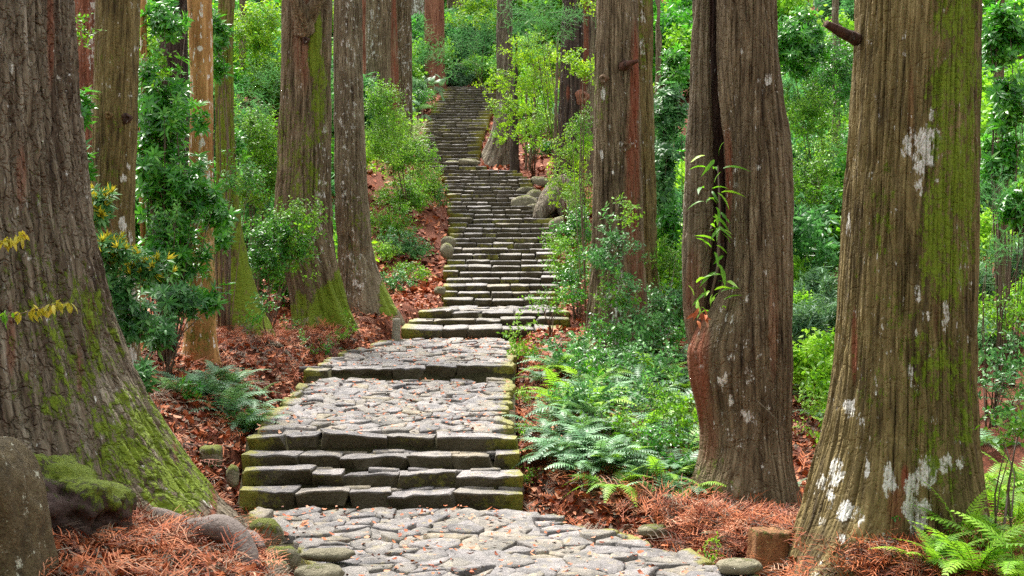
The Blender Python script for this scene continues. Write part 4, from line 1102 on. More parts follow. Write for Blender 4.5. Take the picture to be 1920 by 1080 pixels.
def shrub(label, blobs, seed, base=None, name='shrub', cat='shrub', group=None, dens=1.0, stems=9, up=0.55, stemw=0.014, face=0.35, sscale=1.0):
    """blobs: (px, py, rx, ry, distance, kind[, density]) - where the photograph shows its leaves"""
    rnd = random.Random(seed)
    b0 = blobs[0]
    if base is None:
        lo = max(blobs, key=lambda b: b[1] + b[3])
        c = P(lo[0], lo[1], lo[4]); base = (c[0], c[1] + 0.25)
    root = tag(empty(name, (base[0], base[1], gz(base[0], base[1]))), label, cat, group)
    rl = np.array(root.location)
    tips = []
    for bb in blobs:
        px, py, rx, ry, d, kind = bb[:6]; dn = bb[6] if len(bb) > 6 else 1.0
        c = P(px, py, d); ax, az = 1.18 * rx * d / FPX, 1.12 * ry * d / FPX
        ay = min(0.6 * (ax + az) / 2 + 0.15, 0.9)
        sz = SIZE[kind] * sscale
        n = max(6, int(dens * dn * 4.6 * math.pi * ax * az / (sz * sz * 1.15)))
        for _ in range(n):
            u = np.array([rnd.gauss(0, 1) for _ in range(3)]); u /= np.linalg.norm(u)
            if u[1] > 0.35: u[1] *= -0.6
            r_ = rnd.random() ** 0.45
            # ragged outline
            rg = 0.82 + 0.42 * float(noise3(u[0] * 2 + seed, u[1] * 2, u[2] * 2, 3))
            pos = c + u * r_ * rg * np.array((ax, ay, az))
            g_ = gz(pos[0], pos[1])
            if pos[2] < g_ + 0.06: pos[2] = g_ + 0.06 + rnd.random() * 0.25
            dv = u * (0.55, 0.55, 0.4) + np.array((rnd.gauss(0, .3), -face + rnd.gauss(0, .3), up + rnd.gauss(0, .25)))
            dv /= np.linalg.norm(dv)
            nm = 'needle_spray' if kind == 'needle' else ('blade_tuft' if kind == 'straw' else 'leaf_spray')
            put(nm, rnd.choice(SPR[kind]), root, pos - rl, dv, rnd.uniform(.75, 1.3) * sscale, rnd)
            tips.append((pos, dv))
    # stems that carry the sprays
    g = Geo()
    rnd.shuffle(tips)
    for k, (tp, dv) in enumerate(tips[:stems]):
        b = rl + np.array((rnd.uniform(-.08, .08), rnd.uniform(-.08, .08), -0.08))
        mid = (b + tp) / 2 + np.array((rnd.uniform(-.15, .15), rnd.uniform(-.1, .1), 0.12 * abs(tp[2] - b[2])))
        w = stemw * rnd.uniform(.6, 1.2)
        pts = [b, b * .6 + mid * .4 + (0, 0, .03), mid, mid * .45 + tp * .55 + (0, 0, .02), tp]
        g.add(*tube_geo(np.array(pts) - rl, [w, w * .85, w * .65, w * .45, w * .25], 5), rnd.random() * .6, 0)
    if g.v: link('stem', g.mesh('stem', [TW]), root)
    return root

def fern(label, x, d, kind, n, scale, seed, group=None, z=None, lean=(0, 0), spread=1.0):
    rnd = random.Random(seed)
    root = tag(empty('fern', (x, d, gz(x, d) - 0.01 if z is None else z)), label, 'fern', group)
    root.rotation_euler = (lean[1], lean[0], rnd.uniform(0, 6.28))
    for k in range(n):
        az = 2 * math.pi * k / n + rnd.uniform(-.35, .35)
        o = bpy.data.objects.new('frond', rnd.choice(FRN[kind]))
        o.parent = root
        o.rotation_euler = (rnd.uniform(0.15, 0.75) * spread, rnd.uniform(-.25, .25), az)
        s = scale * rnd.uniform(.7, 1.15)
        o.scale = (s, s, s)
        COL.objects.link(o)
    return root

# ------------------------------------------------------------------ shrubs on the left
shrub('tall glossy-leaved evergreen shrub filling the gap between the knotted trunk and the orange trunk',
      [(305, 215, 58, 90, 19.3, 'broad'), (375, 215, 26, 30, 19.2, 'broad', .45), (325, 360, 78, 85, 19.2, 'broad'), (385, 370, 40, 34, 19.2, 'broad', .45), (280, 300, 30, 60, 19.0, 'broad'), (300, 490, 55, 65, 19.0, 'broad'), (345, 480, 55, 50, 19.4, 'broad', .8), (400, 400, 40, 30, 19.6, 'broad', .8), (310, 40, 50, 40, 19.4, 'broad'), (300, 110, 30, 30, 19.2, 'small', .5), (280, 140, 26, 40, 19.4, 'broad', .7), (330, 430, 40, 60, 19.0, 'smalldark', .5)], 101, stems=34, stemw=.018, dens=.8)
shrub('bluish long-leaved shrub with yellow new shoots beside the huge left cedar',
      [(190, 385, 20, 40, 15.6, 'shoot', 1.6), (208, 465, 46, 30, 15.4, 'shoot', 1.3), (215, 545, 50, 50, 15.6, 'blue'), (250, 600, 40, 40, 15.8, 'blue', .9), (270, 500, 50, 28, 15.7, 'shoot', 1.0), (225, 625, 26, 30, 15.5, 'blue', .8)], 102, stems=12)
shrub('slender leafy shoots in the narrow gap right of the huge left cedar', [(160, 200, 16, 50, 16.5, 'broad', .6), (150, 60, 16, 60, 16.6, 'small', .5), (158, 300, 14, 50, 16.5, 'broad', .8)], 103, stems=5)
shrub('dark long-leaved shrub low between the knotted trunk and the orange trunk', [(330, 560, 52, 40, 18.4, 'blue', .9), (300, 620, 40, 40, 18.0, 'blue', .6), (400, 560, 30, 30, 18.6, 'broad', .5)], 104, stems=9)
shrub('pale spiky-leaved plant at the foot of the knotted trunk', [(262, 708, 26, 34, 14.6, 'blue', .9)], 105, stems=4)
shrub('glossy bush between the orange trunk and the leaning mossy trunk', [(445, 270, 18, 40, 23.8, 'broad', .6), (446, 350, 34, 40, 22.3, 'smalldark', .7), (415, 440, 24, 40, 22.0, 'broad', .6)], 106, stems=8)
shrub('leafy top hanging over the head of the leaning mossy trunk', [(405, 60, 26, 55, 22.2, 'broad', .8), (408, 130, 16, 40, 22.2, 'broad', .5)], 107, stems=5)
shrub('bright small-leaved bush right behind the leaning mossy trunk', [(478, 270, 40, 75, 27, 'small'), (500, 340, 40, 60, 27, 'small'), (470, 370, 30, 50, 26.5, 'light', .7)], 108, stems=8)
shrub('rounded bush with golden tips in front of the mossy double cedar', [(525, 460, 62, 46, 24.2, 'smalldark'), (555, 425, 46, 34, 24.0, 'small', .8), (500, 500, 44, 34, 24.0, 'smalldark'), (560, 490, 30, 40, 24.2, 'small', .7)], 109, stems=10)
shrub('sunlit yellow-green crown far behind the leaning mossy trunk', [(482, 80, 46, 70, 40, 'bright'), (500, 150, 34, 50, 40, 'small'), (470, 190, 34, 40, 41, 'small')], 110, stems=6, sscale=1.5)
shrub('feathery blue-green conifer between the leaning trunk and the double cedar', [(480, 235, 46, 50, 36, 'needle'), (500, 170, 30, 36, 37, 'needle')], 111, stems=5, name='conifer_sapling', cat='sapling')
shrub('low leafy seedlings at the foot of the leaning mossy trunk', [(495, 585, 18, 40, 22.2, 'smalldark', .4)], 112, stems=4)

# shrubs between the double cedar and the stairs
shrub('bright leafy bush beside the joined cedar at the stair bend', [(715, 200, 32, 40, 37, 'small'), (725, 270, 40, 50, 37, 'light'), (760, 300, 50, 45, 38, 'small')], 121, stems=8)
shrub('dense fresh green bush hanging towards the middle stairs', [(795, 350, 36, 34, 39.5, 'light'), (760, 380, 46, 40, 38.5, 'small'), (820, 375, 16, 20, 39.5, 'smalldark', .8)], 122, stems=8)
shrub('sprawling sparse bush on the red bank left of the stairs', [(735, 430, 40, 50, 36.5, 'small', .8), (760, 480, 44, 40, 35.5, 'smallblue', .55), (720, 500, 30, 40, 35, 'light', .5)], 123, stems=10)
shrub('low bush at the foot of the bank left of the stairs', [(775, 530, 34, 26, 33.5, 'small', .6), (745, 545, 28, 26, 32.5, 'smallblue', .5)], 124, stems=6)
shrub('pale arching bamboo grass left of the stair landing', [(768, 252, 26, 24, 47.5, 'straw', 1.0), (778, 285, 16, 18, 47.5, 'straw', .7)], 125, stems=3, name='bamboo_grass', cat='grass clump', sscale=1.3)
shrub('small clipped-looking dark bush left of the upper stairs', [(786, 192, 26, 16, 58, 'smalldark', 1.2)], 126, stems=4, sscale=1.2)
shrub('pale blue-green fern-like bush left of the top of the stairs', [(812, 165, 24, 18, 62, 'fernsp', 1.1), (784, 212, 16, 14, 57, 'fernsp', .9)], 127, stems=3, sscale=1.3)
shrub('feathery conifer sapling by the red trunk at the top of the stairs', [(800, 110, 34, 40, 60, 'needle', 1.0)], 128, stems=4, name='conifer_sapling', cat='sapling', sscale=1.4)

# shrubs right of the stairs
shrub('yellow-green bush at the right edge of the middle stairs', [(1075, 300, 30, 40, 33, 'bright', .6), (1068, 350, 36, 34, 32.5, 'bright', .55), (1090, 380, 28, 40, 32, 'light', .6), (1092, 250, 18, 40, 32.5, 'small', .8)], 131, stems=8)
shrub('drooping spray of bright leaves left of the brown cedar, above the yellow bush', [(1085, 125, 26, 16, 27, 'bright', .9), (1100, 160, 14, 26, 27, 'bright', .6), (1096, 20, 16, 18, 27, 'bright', .6)], 132, stems=5)
shrub('dark green bush leaning over the right edge of the stairs', [(1080, 440, 38, 40, 29.5, 'smalldark'), (1065, 500, 34, 40, 28.5, 'small'), (1045, 470, 20, 26, 29, 'small', .6), (1085, 540, 26, 40, 28, 'smalldark')], 133, stems=9)
shrub('leafy spray beside the lowest of the three wide steps on the right', [(1035, 575, 26, 20, 25.5, 'small', .7), (1060, 560, 24, 24, 26, 'smalldark', .7)], 134, stems=6)
shrub('upright seedling with paired leaves at the right end of the wide steps', [(972, 630, 8, 34, 22.6, 'light', .7), (975, 665, 14, 20, 22.4, 'light', .7)], 135, stems=3, name='seedling', cat='plant')
shrub('airy yellow-green maple sapling over the upper stairs', [(1000, 100, 52, 36, 45.5, 'bright', .42), (945, 155, 44, 20, 45.5, 'bright', .42), (1010, 165, 46, 34, 45.5, 'bright', .38), (960, 215, 44, 28, 46, 'bright', .45), (1010, 245, 36, 34, 46.5, 'light', .42), (950, 265, 22, 14, 46.5, 'bright', .28)], 136, base=(0.75, 48.0), stems=14, up=0.25, name='maple_sapling', cat='sapling', sscale=1.25)
shrub('bright yellow-green canopy far above the top of the stairs', [(905, 28, 50, 22, 72, 'bright', .9), (890, 50, 40, 12, 70, 'bright', .8), (930, 15, 30, 18, 76, 'small', .9)], 137, stems=4, sscale=2.2, name='broadleaf_tree', cat='tree')
shrub('blue-green conifer foliage hanging over the top of the stairs', [(910, 78, 50, 26, 63, 'needle'), (880, 110, 50, 30, 62, 'needle'), (940, 100, 36, 30, 60, 'needle'), (905, 135, 40, 20, 64, 'needle', .8)], 138, stems=8, sscale=1.8, name='conifer_sapling', cat='sapling')
shrub('hanging dark green cedar foliage at the top middle of the view', [(1010, 25, 58, 26, 34, 'needle', 1.4), (1000, 60, 40, 20, 34, 'needle', 1.2), (1055, 40, 30, 26, 34, 'needle', 1.2), (985, 45, 14, 26, 34, 'needle', 1.0)], 139, stems=10, up=-0.1, base=(1.55, 38.5), name='conifer_sapling', cat='sapling')
shrub('broad soft bush behind the thin sapling stems right of the upper stairs', [(1020, 290, 30, 18, 52, 'smalldark'), (1030, 240, 24, 40, 53, 'small', .8), (1025, 130, 30, 40, 56, 'small', .8)], 140, stems=5, sscale=1.3)

# the leaves on and round the right-hand trunks
shrub('pale-leaved climbing plant clinging to the brown cedar by the stairs', [(1165, 490, 46, 60, 20.9, 'smallblue', .45), (1150, 570, 40, 40, 20.8, 'small', .45), (1195, 600, 40, 60, 20.6, 'smallblue', .5), (1185, 400, 20, 30, 21, 'light', .25), (1125, 480, 16, 20, 21.2, 'smallblue', .35)], 151, stems=9, name='climbing_plant', cat='climber', stemw=0.008)
shrub('large pale glossy shrub right of the half hidden cedar', [(1250, 210, 40, 60, 24.5, 'blue'), (1240, 320, 40, 70, 24.3, 'blue', .9), (1255, 420, 36, 60, 24.2, 'broad', .8), (1265, 120, 26, 50, 25, 'broad', .8)], 152, stems=12)
shrub('thicket of fine leaves between the half hidden cedar and the forked cedar', [(1255, 500, 30, 50, 23.2, 'small', .7), (1250, 580, 36, 50, 22.5, 'smallblue', .8), (1245, 650, 40, 46, 21.5, 'smalldark', .8)], 153, stems=10)
shrub('tall bright shrub in the gap between the forked cedar and the massive one', [(1500, 80, 60, 70, 27, 'broad'), (1560, 150, 46, 80, 28, 'smalldark'), (1510, 220, 50, 60, 27, 'small'), (1555, 300, 40, 50, 27.5, 'light', .8)], 154, stems=12)
shrub('middle-height leafy bush in the gap between the two right-hand cedars', [(1520, 350, 44, 60, 25.5, 'small', .9), (1545, 430, 46, 50, 25, 'smallblue', .8), (1510, 500, 30, 60, 24.5, 'smalldark', .8), (1545, 560, 36, 50, 24, 'small', .55)], 155, stems=12)
shrub('feathery conifer sprays beyond the forked cedar', [(1520, 260, 44, 40, 31, 'needle'), (1500, 170, 34, 40, 31, 'needle', .8), (1515, 410, 30, 40, 29, 'needle', .8)], 156, stems=5, name='conifer_sapling', cat='sapling', sscale=1.1)
shrub('bright star-leaved plant low between the two right-hand cedars', [(1515, 770, 24, 20, 18.5, 'light', .6), (1530, 810, 16, 20, 18, 'light', .5)], 157, stems=4, name='seedling', cat='plant')
shrub('large glossy shrub at the right picture edge beside the massive cedar', [(1880, 70, 52, 70, 18.8, 'broad'), (1885, 190, 46, 70, 18.5, 'broad', .9), (1875, 300, 46, 60, 18.6, 'broad', .9), (1900, 380, 40, 50, 18, 'broad', .7)], 158, stems=12)
shrub('feathery pale conifer branches at the right edge below the glossy shrub', [(1880, 400, 44, 30, 17.2, 'needle', 1.1), (1890, 470, 40, 30, 17, 'needle', 1.1), (1870, 520, 36, 30, 17, 'needle', .7)], 159, stems=6, name='conifer_sapling', cat='sapling', sscale=.9)
shrub('mixed leafy bush low at the right edge behind the massive cedar', [(1885, 600, 44, 40, 17.5, 'small', .6), (1890, 680, 44, 40, 17, 'smallblue', .6), (1870, 740, 40, 40, 16.5, 'smallblue', .6)], 160, stems=9)
shrub('bright green leafy plant at the bottom right edge above the ferns', [(1900, 845, 26, 40, 11.6, 'light', .5), (1890, 800, 30, 30, 13, 'smalldark', .5)], 161, stems=5, name='seedling', cat='plant')

# thicket between the path and the forked cedar: small shrubs and grey-green ferns
TH = [(1120, 640, 60, 26, 20.8, 'smalldark', 'glossy low bush in the upper part of the thicket, below the brown cedar'),
      (1060, 665, 40, 26, 20.5, 'smallblue', 'greyish low bush at the top left of the thicket beside the path'),
      (1110, 700, 50, 26, 19.3, 'smalldark', 'deep green bush in the middle of the thicket beside the path'),
      (1220, 690, 50, 30, 19.5, 'smallblue', 'pale bush in the upper right of the thicket by the forked cedar'),
      (1265, 760, 36, 60, 16.8, 'small', 'tall thin-stemmed bush pressed against the forked cedar'),
      (1190, 760, 60, 34, 18.0, 'smallblue', 'grey-leaved bush in the centre of the thicket'),
      (1240, 850, 50, 46, 16.2, 'smalldark', 'broad dark bush in the lower right of the thicket by the forked cedar'),
      (1150, 830, 50, 36, 16.8, 'small', 'light bush in the lower middle of the thicket'),
      (1080, 790, 34, 30, 17.6, 'smallblue', 'small grey bush at the left rim of the thicket near the stone edge')]
for i, (px, py, rx, ry, d, k, lab) in enumerate(TH):
    shrub(lab, [(px, py, rx, ry, d, k, .55)], 200 + i, stems=8, stemw=0.008)
FG = 'grey-green ferns in the thicket between the path and the forked cedar'
rf = random.Random(77)
nf_ = 0
for i in range(115):
    d = rf.uniform(14.9, 21.5)
    lo = float(xr(d)) + 0.30 + 0.25 * rf.random() + max(0, (16.2 - d)) * 0.35
    hi = (1300 - 960) * d / FPX
    x = rf.uniform(lo, max(lo + .1, hi))
    fern('grey-green fern with arching fronds in the thicket between path and forked cedar', x, d, 'grey' if rf.random() < .8 else 'light', rf.randint(7, 11), rf.uniform(1.0, 1.55), 300 + i, FG)
FB = 'grey-green ferns in front of the orange trunk'
for i in range(20):
    px = rf.uniform(320, 490); d = rf.uniform(17.2, 19.2)
    fern('grey-green fern in the patch at the foot of the orange trunk', (px - 960) * d / FPX, d, 'grey', rf.randint(7, 11), rf.uniform(.9, 1.4), 400 + i, FB)
FR = 'light green ferns at the lower right corner'
for i, (px, py, s, n) in enumerate([(1800, 1040, 1.0, 9), (1880, 1060, 1.1, 10), (1905, 1000, 1.1, 9), (1845, 1000, .95, 8), (1740, 1066, .7, 7), (1830, 1095, 1.0, 9), (1918, 1110, 1.1, 9), (1770, 1085, .75, 7), (1915, 945, 1.1, 8), (1860, 950, .9, 8)]):
    gx, gd = on_ground(px, py + 5); s *= 1.45
    fern('light green fern with long fronds at the lower right corner beside the massive cedar', gx, gd, 'light', n + 2, s, 430 + i, FR, spread=1.5)
for i, (px, py, d, s, n, lab) in enumerate([(1725, 1010, 11.75, .62, 5, 'small upright fern against the foot of the massive cedar'), (1365, 1000, 13.4, .55, 5, 'small blue-green fern on red litter left of the cut stump'), (1340, 905, 14.2, .6, 4, 'fern with long fronds in front of the flared foot of the forked cedar'),
                                           (1490, 960, 14.0, .8, 6, 'grey fern drooping beside the left root of the massive cedar'), (1480, 915, 14.8, .8, 6, 'grey fern between the forked cedar and the massive cedar'),
                                           (1520, 740, 18.5, 1.3, 9, 'wide fern in the gap behind the two right-hand cedars'), (1545, 780, 18.2, 1.1, 8, 'second fern low in the gap, touching the edge of the massive cedar'), (1510, 720, 20.5, 1.2, 8, 'fern at the back of the gap between the two right-hand cedars'),
                                           (1860, 830, 14.0, 1.3, 9, 'large fern at the right edge behind the massive cedar'), (1900, 760, 15.5, 1.3, 9, 'large fern higher at the right edge behind the massive cedar'), (1850, 900, 13.4, 1.0, 8, 'yellowish fern hugging the right side of the massive cedar'),
                                           (640, 650, 22.5, .5, 5, 'small fern by the left edge of the paving below the mossy roots'), (1075, 690, 20.0, .9, 7, 'pale fern beside the path edge at the top of the thicket'),
                                           (385, 870, 15.3, .4, 4, 'tiny fern on the litter above the mossy stone')]):
    gx, gd = on_ground(px, py + 12)
    fern(lab, gx, gd, 'light' if 'upright' in lab or 'yellowish' in lab else 'grey', n, s, 450 + i)

# seedlings scattered on the litter
for i, (px, d, k, r_, lab) in enumerate([(610, 23.6, 'smalldark', 14, 'green seedling on the litter left of the third paving'), (640, 24.6, 'light', 12, 'pale seedling on the litter below the mossy roots'), (575, 22.6, 'smalldark', 12, 'seedling at the corner of the paving under the leaning trunk'), (660, 25.5, 'small', 10, 'tiny seedling near the stone post'),
                                         (470, 17.6, 'small', 12, 'seedling at the left rim of the second paving'), (430, 17.6, 'smallblue', 10, 'bluish seedling on the litter slope above the mossy stone'), (980, 17.5, 'small', 8, 'seedling in the ditch right of the second paving'), (990, 19.6, 'light', 10, 'pale seedling in the ditch beside the single step'), (985, 16.2, 'small', 7, 'seedling in the ditch beside the front steps'),
                                         (1330, 13.2, 'light', 8, 'yellowish seedling on the red litter below the forked cedar'), (1665, 12.05, 'smalldark', 6, 'little plant in the red litter at the root of the massive cedar'), (355, 17.4, 'broad', 20, 'glossy seedling among the ferns below the orange trunk'), (545, 24.5, 'smalldark', 14, 'seedling between the mossy tree and the double cedar')]):
    x = (px - 960) * d / FPX
    z = gz(x, d)
    py = 540 - (z + r_ * d / FPX * 0.9) * FPX / d
    shrub(lab, [(px, py, r_, r_ * .9, d, k, .35)], 500 + i, stems=3, stemw=0.004, name='seedling', cat='plant', sscale=.62)

# ------------------------------------------------------------------ plants rooted in the split of the forked cedar
def strap_fern():
    rnd = random.Random(61)
    root = tag(empty('strap_fern', tuple(P(1338, 480, dM - 0.5))), 'strap-leaved fern growing out of the dark split in the forked cedar', 'fern')
    rl = np.array(root.location)
    SP = [(1335, 310, 5), (1330, 345, 5), (1345, 370, 6), (1338, 400, 7), (1348, 430, 7), (1330, 460, 6), (1340, 500, 6), (1322, 530, 6), (1335, 555, 5), (1350, 545, 4), (1310, 570, 4)]
    meshes = []
    for k in range(6):
        g = Geo()
        v, f = leaf_geo(0.22 * rnd.uniform(.8, 1.25), 0.042 * rnd.uniform(.8, 1.2), 6, 0.25, rnd.uniform(.35, .9))
        v[:, 0] *= 1 + 0.18 * np.sin(v[:, 1] * 90 + k)
        g.add(v, f, rnd.random(), 0)
        meshes.append(g.mesh('leaf', [M['fernlight' if k % 2 else 'small'], TW]))
    for px, py, n in SP:
        for k in range(n):
            if rnd.random() < .2: continue
            o = bpy.data.objects.new('leaf', rnd.choice(meshes)); o.parent = root
            o.location = P(px + rnd.gauss(0, 11), py + rnd.gauss(0, 15), dM - 0.36 - 0.12 * rnd.random()) - rl
            o.rotation_euler = (rnd.uniform(-.7, .9), rnd.uniform(-.8, .8), math.pi + rnd.uniform(-1.9, 1.9))
            s = rnd.uniform(.45, 1.05); o.scale = (s * rnd.uniform(.8, 1.3), s, s)
            COL.objects.link(o)
    g = Geo()
    g.add(*tube_geo([P(1346, 310, dM - .22) - rl, P(1350, 400, dM - .22) - rl, P(1346, 500, dM - .25) - rl, P(1330, 570, dM - .34) - rl], [.008, .014, .018, .012], 6), .3, 0)
    link('rhizome', g.mesh('rhizome', [TW]), root)
strap_fern()
def dead_leaves():
    rnd = random.Random(62)
    root = tag(empty('dead_leaf_clump', tuple(P(1312, 590, dM - 0.6))), 'clump of pinkish dead leaves caught below the ferns on the forked cedar', 'leaf clump')
    for k in range(9):
        g = Geo(); v, f = leaf_geo(rnd.uniform(.08, .14), .04, 4, .6, .5); g.add(v, f, rnd.uniform(.4, 1))
        o = link('leaf', g.mesh('leaf', [M['litter']]), root, (rnd.uniform(-.05, .05), rnd.uniform(-.05, .0), rnd.uniform(-.08, .08)))
        o.rotation_euler = (rnd.uniform(-1.5, .3), rnd.uniform(-1, 1), rnd.uniform(2, 4.3))
dead_leaves()

# yellow-leaved twigs that reach in over the huge left cedar
def leafy_twig(label, pts, rad, n, mat, seed, Ln=0.06, tipbias=0.5):
    rnd = random.Random(seed)
    root = tag(empty('leafy_twig', tuple(pts[0])), label, 'twig')
    rl = np.array(root.location)
    g = Geo(); g.add(*tube_geo(np.array(pts) - rl, list(np.linspace(rad, rad * .35, len(pts))), 6), .5, 0)
    link('stem', g.mesh('stem', [TW]), root)
    meshes = []
    for k in range(5):
        g = Geo(); v, f = leaf_geo(Ln * rnd.uniform(.8, 1.2), Ln * .36, 4, .3, .4); g.add(v, f, rnd.random()); meshes.append(g.mesh('leaf', [M[mat], TW]))
    pts = np.array(pts)
    for k in range(n):
        t = tipbias + (1 - tipbias) * rnd.random()
        u = t * (len(pts) - 1); i = min(int(u), len(pts) - 2)
        p = pts[i] + (pts[i + 1] - pts[i]) * (u - i)
        o = link('leaf', rnd.choice(meshes), root, p - rl + np.array((rnd.gauss(0, .02), rnd.gauss(0, .02), rnd.gauss(0, .02))))
        o.rotation_euler = (rnd.uniform(-1.3, -.2), rnd.uniform(-.6, .6), rnd.uniform(0, 6.28))
leafy_twig('drooping twig of yellow leaves crossing the lower trunk of the huge left cedar', [P(-60, 620, 10.9), P(0, 600, 10.8), P(50, 585, 10.7), P(95, 572, 10.6), P(132, 566, 10.6)], .007, 40, 'shoot', 71, .085, .40)
leafy_twig('short twig of yellow leaves higher on the huge left cedar', [P(-60, 470, 10.9), P(-10, 455, 10.8), P(20, 446, 10.7), P(48, 440, 10.7)], .006, 26, 'shoot', 72, .08, .45)
leafy_twig('small twig of green leaves at the left edge over the cedar', [P(-40, 615, 10.7), P(0, 590, 10.6), P(22, 588, 10.6)], .004, 9, 'small', 73, .07, .5)

# ------------------------------------------------------------------ stones, stumps, post
def boulder(name, label, cat, c, r3, mat, seed, rough=0.25, moss=0.3, flat=0.0, mosstop=0.4, sub=4, rot=0.0, gpow=2.6):
    import bmesh
    bm = bmesh.new(); bmesh.ops.create_icosphere(bm, subdivisions=sub, radius=1.0)
    me = bpy.data.meshes.new(name); bm.to_mesh(me); bm.free()
    V = np.empty(len(me.vertices) * 3); me.vertices.foreach_get('co', V); V = V.reshape(-1, 3)
    nrm = V.copy()
    q = V / ((np.abs(V) ** gpow).sum(1) ** (1 / gpow))[:, None]
    w = 1 + rough * fbm(q[:, 0] * 1.3 + seed, q[:, 1] * 1.3, q[:, 2] * 1.3, seed, 2) + rough * 0.35 * fbm(q[:, 0] * 4 + seed, q[:, 1] * 4, q[:, 2] * 4, seed, 3)
    q = q * w[:, None] * np.array(r3)
    q = q @ rotz(rot).T
    me.vertices.foreach_set('co', q.astype(np.float32).ravel())
    me.materials.append(M[mat]); me.polygons.foreach_set('use_smooth', np.ones(len(me.polygons), bool))
    a = me.attributes.new('moss', 'FLOAT', 'POINT'); a.data.foreach_set('value', (moss + mosstop * np.maximum(nrm[:, 2], 0)).astype(np.float32))
    me.update()
    return tag(link(name, me, None, tuple(c)), label, cat)

bl = boulder('boulder', 'large grey lichen-spotted boulder in the bottom left corner', 'boulder', P(-42, 1040, 9.6), (0.44, 0.42, 0.80), 'boulder', 3, .22, 0.10, mosstop=0.10, gpow=3.2, sub=5)
bl.rotation_euler = (0, R(-9), 0)
mstump = boulder('mossy_stump', 'rotten wood lump covered in green moss between the boulder and the huge cedar', 'stump', P(128, 935, 10.9), (0.46, 0.36, 0.27), 'rotten', 8, .60, 0.20, mosstop=0.60, sub=5, rot=-.35)
mstump.rotation_euler = (0, R(27), 0)
boulder('mossy_stone', 'green mossy stone at the path corner under the root of the huge cedar', 'stone', P(500, 1002, 13.0), (.16, .13, .14), 'mossrock', 12, .25, 0.35, sub=3)
boulder('mossy_stone', 'angular yellow-green stone below the corner stone by the root', 'stone', P(528, 1048, 12.1), (.14, .12, .12), 'mossrock', 13, .35, 0.30, sub=3)
boulder('mossy_stone', 'pale stone at the bottom edge left of the paving', 'stone', P(508, 1078, 11.6), (.14, .12, .11), 'mossrock', 14, .35, 0.15, sub=3)
boulder('mossy_stone', 'flat mossy stone at the bottom edge beside the first paving slabs', 'stone', P(595, 1076, 11.7), (.20, .14, .08), 'mossrock', 15, .3, 0.12, sub=3)
boulder('mossy_stone', 'flat grey stone left of the paving between root and slabs', 'stone', P(610, 1040, 12.4), (.22, .13, .06), 'mossrock', 16, .3, -0.05, sub=3)
boulder('mossy_stone', 'single mossy stone lying on the red litter left of the front steps', 'stone', P(396, 855, 15.9), (.13, .12, .12), 'mossrock', 17, .25, 0.38, sub=3)
boulder('mossy_stone', 'dark mossy stone at the left end of the second front step', 'stone', P(436, 893, 15.6), (.07, .09, .12), 'mossrock', 18, .25, 0.35, sub=3)
boulder('mossy_stone', 'low stone at the right end of the paving near the bottom edge', 'stone', P(1385, 1062, 11.9), (.19, .16, .07), 'mossrock', 19, .25, 0.12, sub=3)
boulder('mossy_stone', 'flat moss-topped slab on the litter left of the root of the forked cedar', 'stone', P(1232, 995, 14.0), (.20, .16, .06), 'mossrock', 20, .2, 0.22, sub=3)
for i, (px, py, d, r_, lab) in enumerate([(985, 384, 42.2, (.42, .3, .26), 'yellow mossy boulder at the right edge of the middle stairs'), (1003, 372, 43.2, (.3, .25, .26), 'rounded mossy boulder above the yellow one by the stairs'), (1002, 392, 41.8, (.3, .25, .16), 'pale-topped stone below the mossy boulders by the stairs'), (985, 360, 44.2, (.3, .2, .16), 'mossy block high at the right edge of the middle stairs'),
                                          (1050, 423, 38.5, (.28, .25, .24), 'round mossy stone on red litter right of the middle stairs'), (840, 455, 36.2, (.20, .2, .16), 'yellow mossy stone at the left edge of the stairs'), (838, 470, 35.0, (.16, .2, .2), 'dark stone below the yellow one at the left stair edge'), (825, 545, 31.2, (.12, .12, .09), 'small mossy stone left of the wide landing'),
                                          (880, 305, 49.0, (.38, .3, .14), 'pale flat stone where the two stair flights meet'), (848, 308, 49.3, (.26, .25, .14), 'small mossy stone where the stair flights meet'), (1012, 342, 46.0, (.3, .3, .2), 'grey stone in the litter right of the top of the middle stairs')]):
    boulder('mossy_stone', lab, 'stone', P(px, py, d), r_, 'mossrock', 30 + i, .25, 0.22, sub=3)

def cut_stump():
    c = P(1447, 1003, 12.55); g = gz(c[0], c[1])
    root = tag(empty('tree_stump', (c[0], c[1], g)), 'low orange-brown cut stump on the litter between the two right-hand cedars', 'stump')
    n, V, Fc = 40, [], []
    prof = [(-.08, 1.06), (0.05, 1.0), (.14, .95), (.23, .94), (.29, .93), (.30, .86)]
    for h, k in prof:
        for i in range(n):
            th = 2 * math.pi * i / n
            w = .92 + .07 * math.sin(5 * th + 1) + .05 * math.sin(13 * th + h * 3) + .10 * float(noise3(math.cos(th) * 5, math.sin(th) * 5, h * 3, 8))
            V.append((.235 * k * w * math.cos(th), .20 * k * w * math.sin(th), h * (1 + .025 * math.sin(th * 3 + 2) + .05 * float(noise3(math.cos(th) * 4, math.sin(th) * 4, 1, 9))) - 0.01 * math.cos(th)))
    for r_ in range(len(prof) - 1):
        for i in range(n):
            Fc.append((r_ * n + i, r_ * n + (i + 1) % n, (r_ + 1) * n + (i + 1) % n, (r_ + 1) * n + i))
    V = np.array(V)
    link('bark', make_mesh('bark', V, Fc, [M['stump']], True, {'moss': 0.30 + 0.2 * (V[:, 2] > .27)}), root)
    tv = [(0, 0, .285)] + [tuple(V[(len(prof) - 1) * n + i] * (.98, .98, 1) + (0, 0, -.004)) for i in range(n)]
    link('cut_face', make_mesh('cut_face', tv, [(0, 1 + i, 1 + (i + 1) % n) for i in range(n)], [M['stump']], False, {'moss': np.full(n + 1, .42)}), root)
cut_stump()
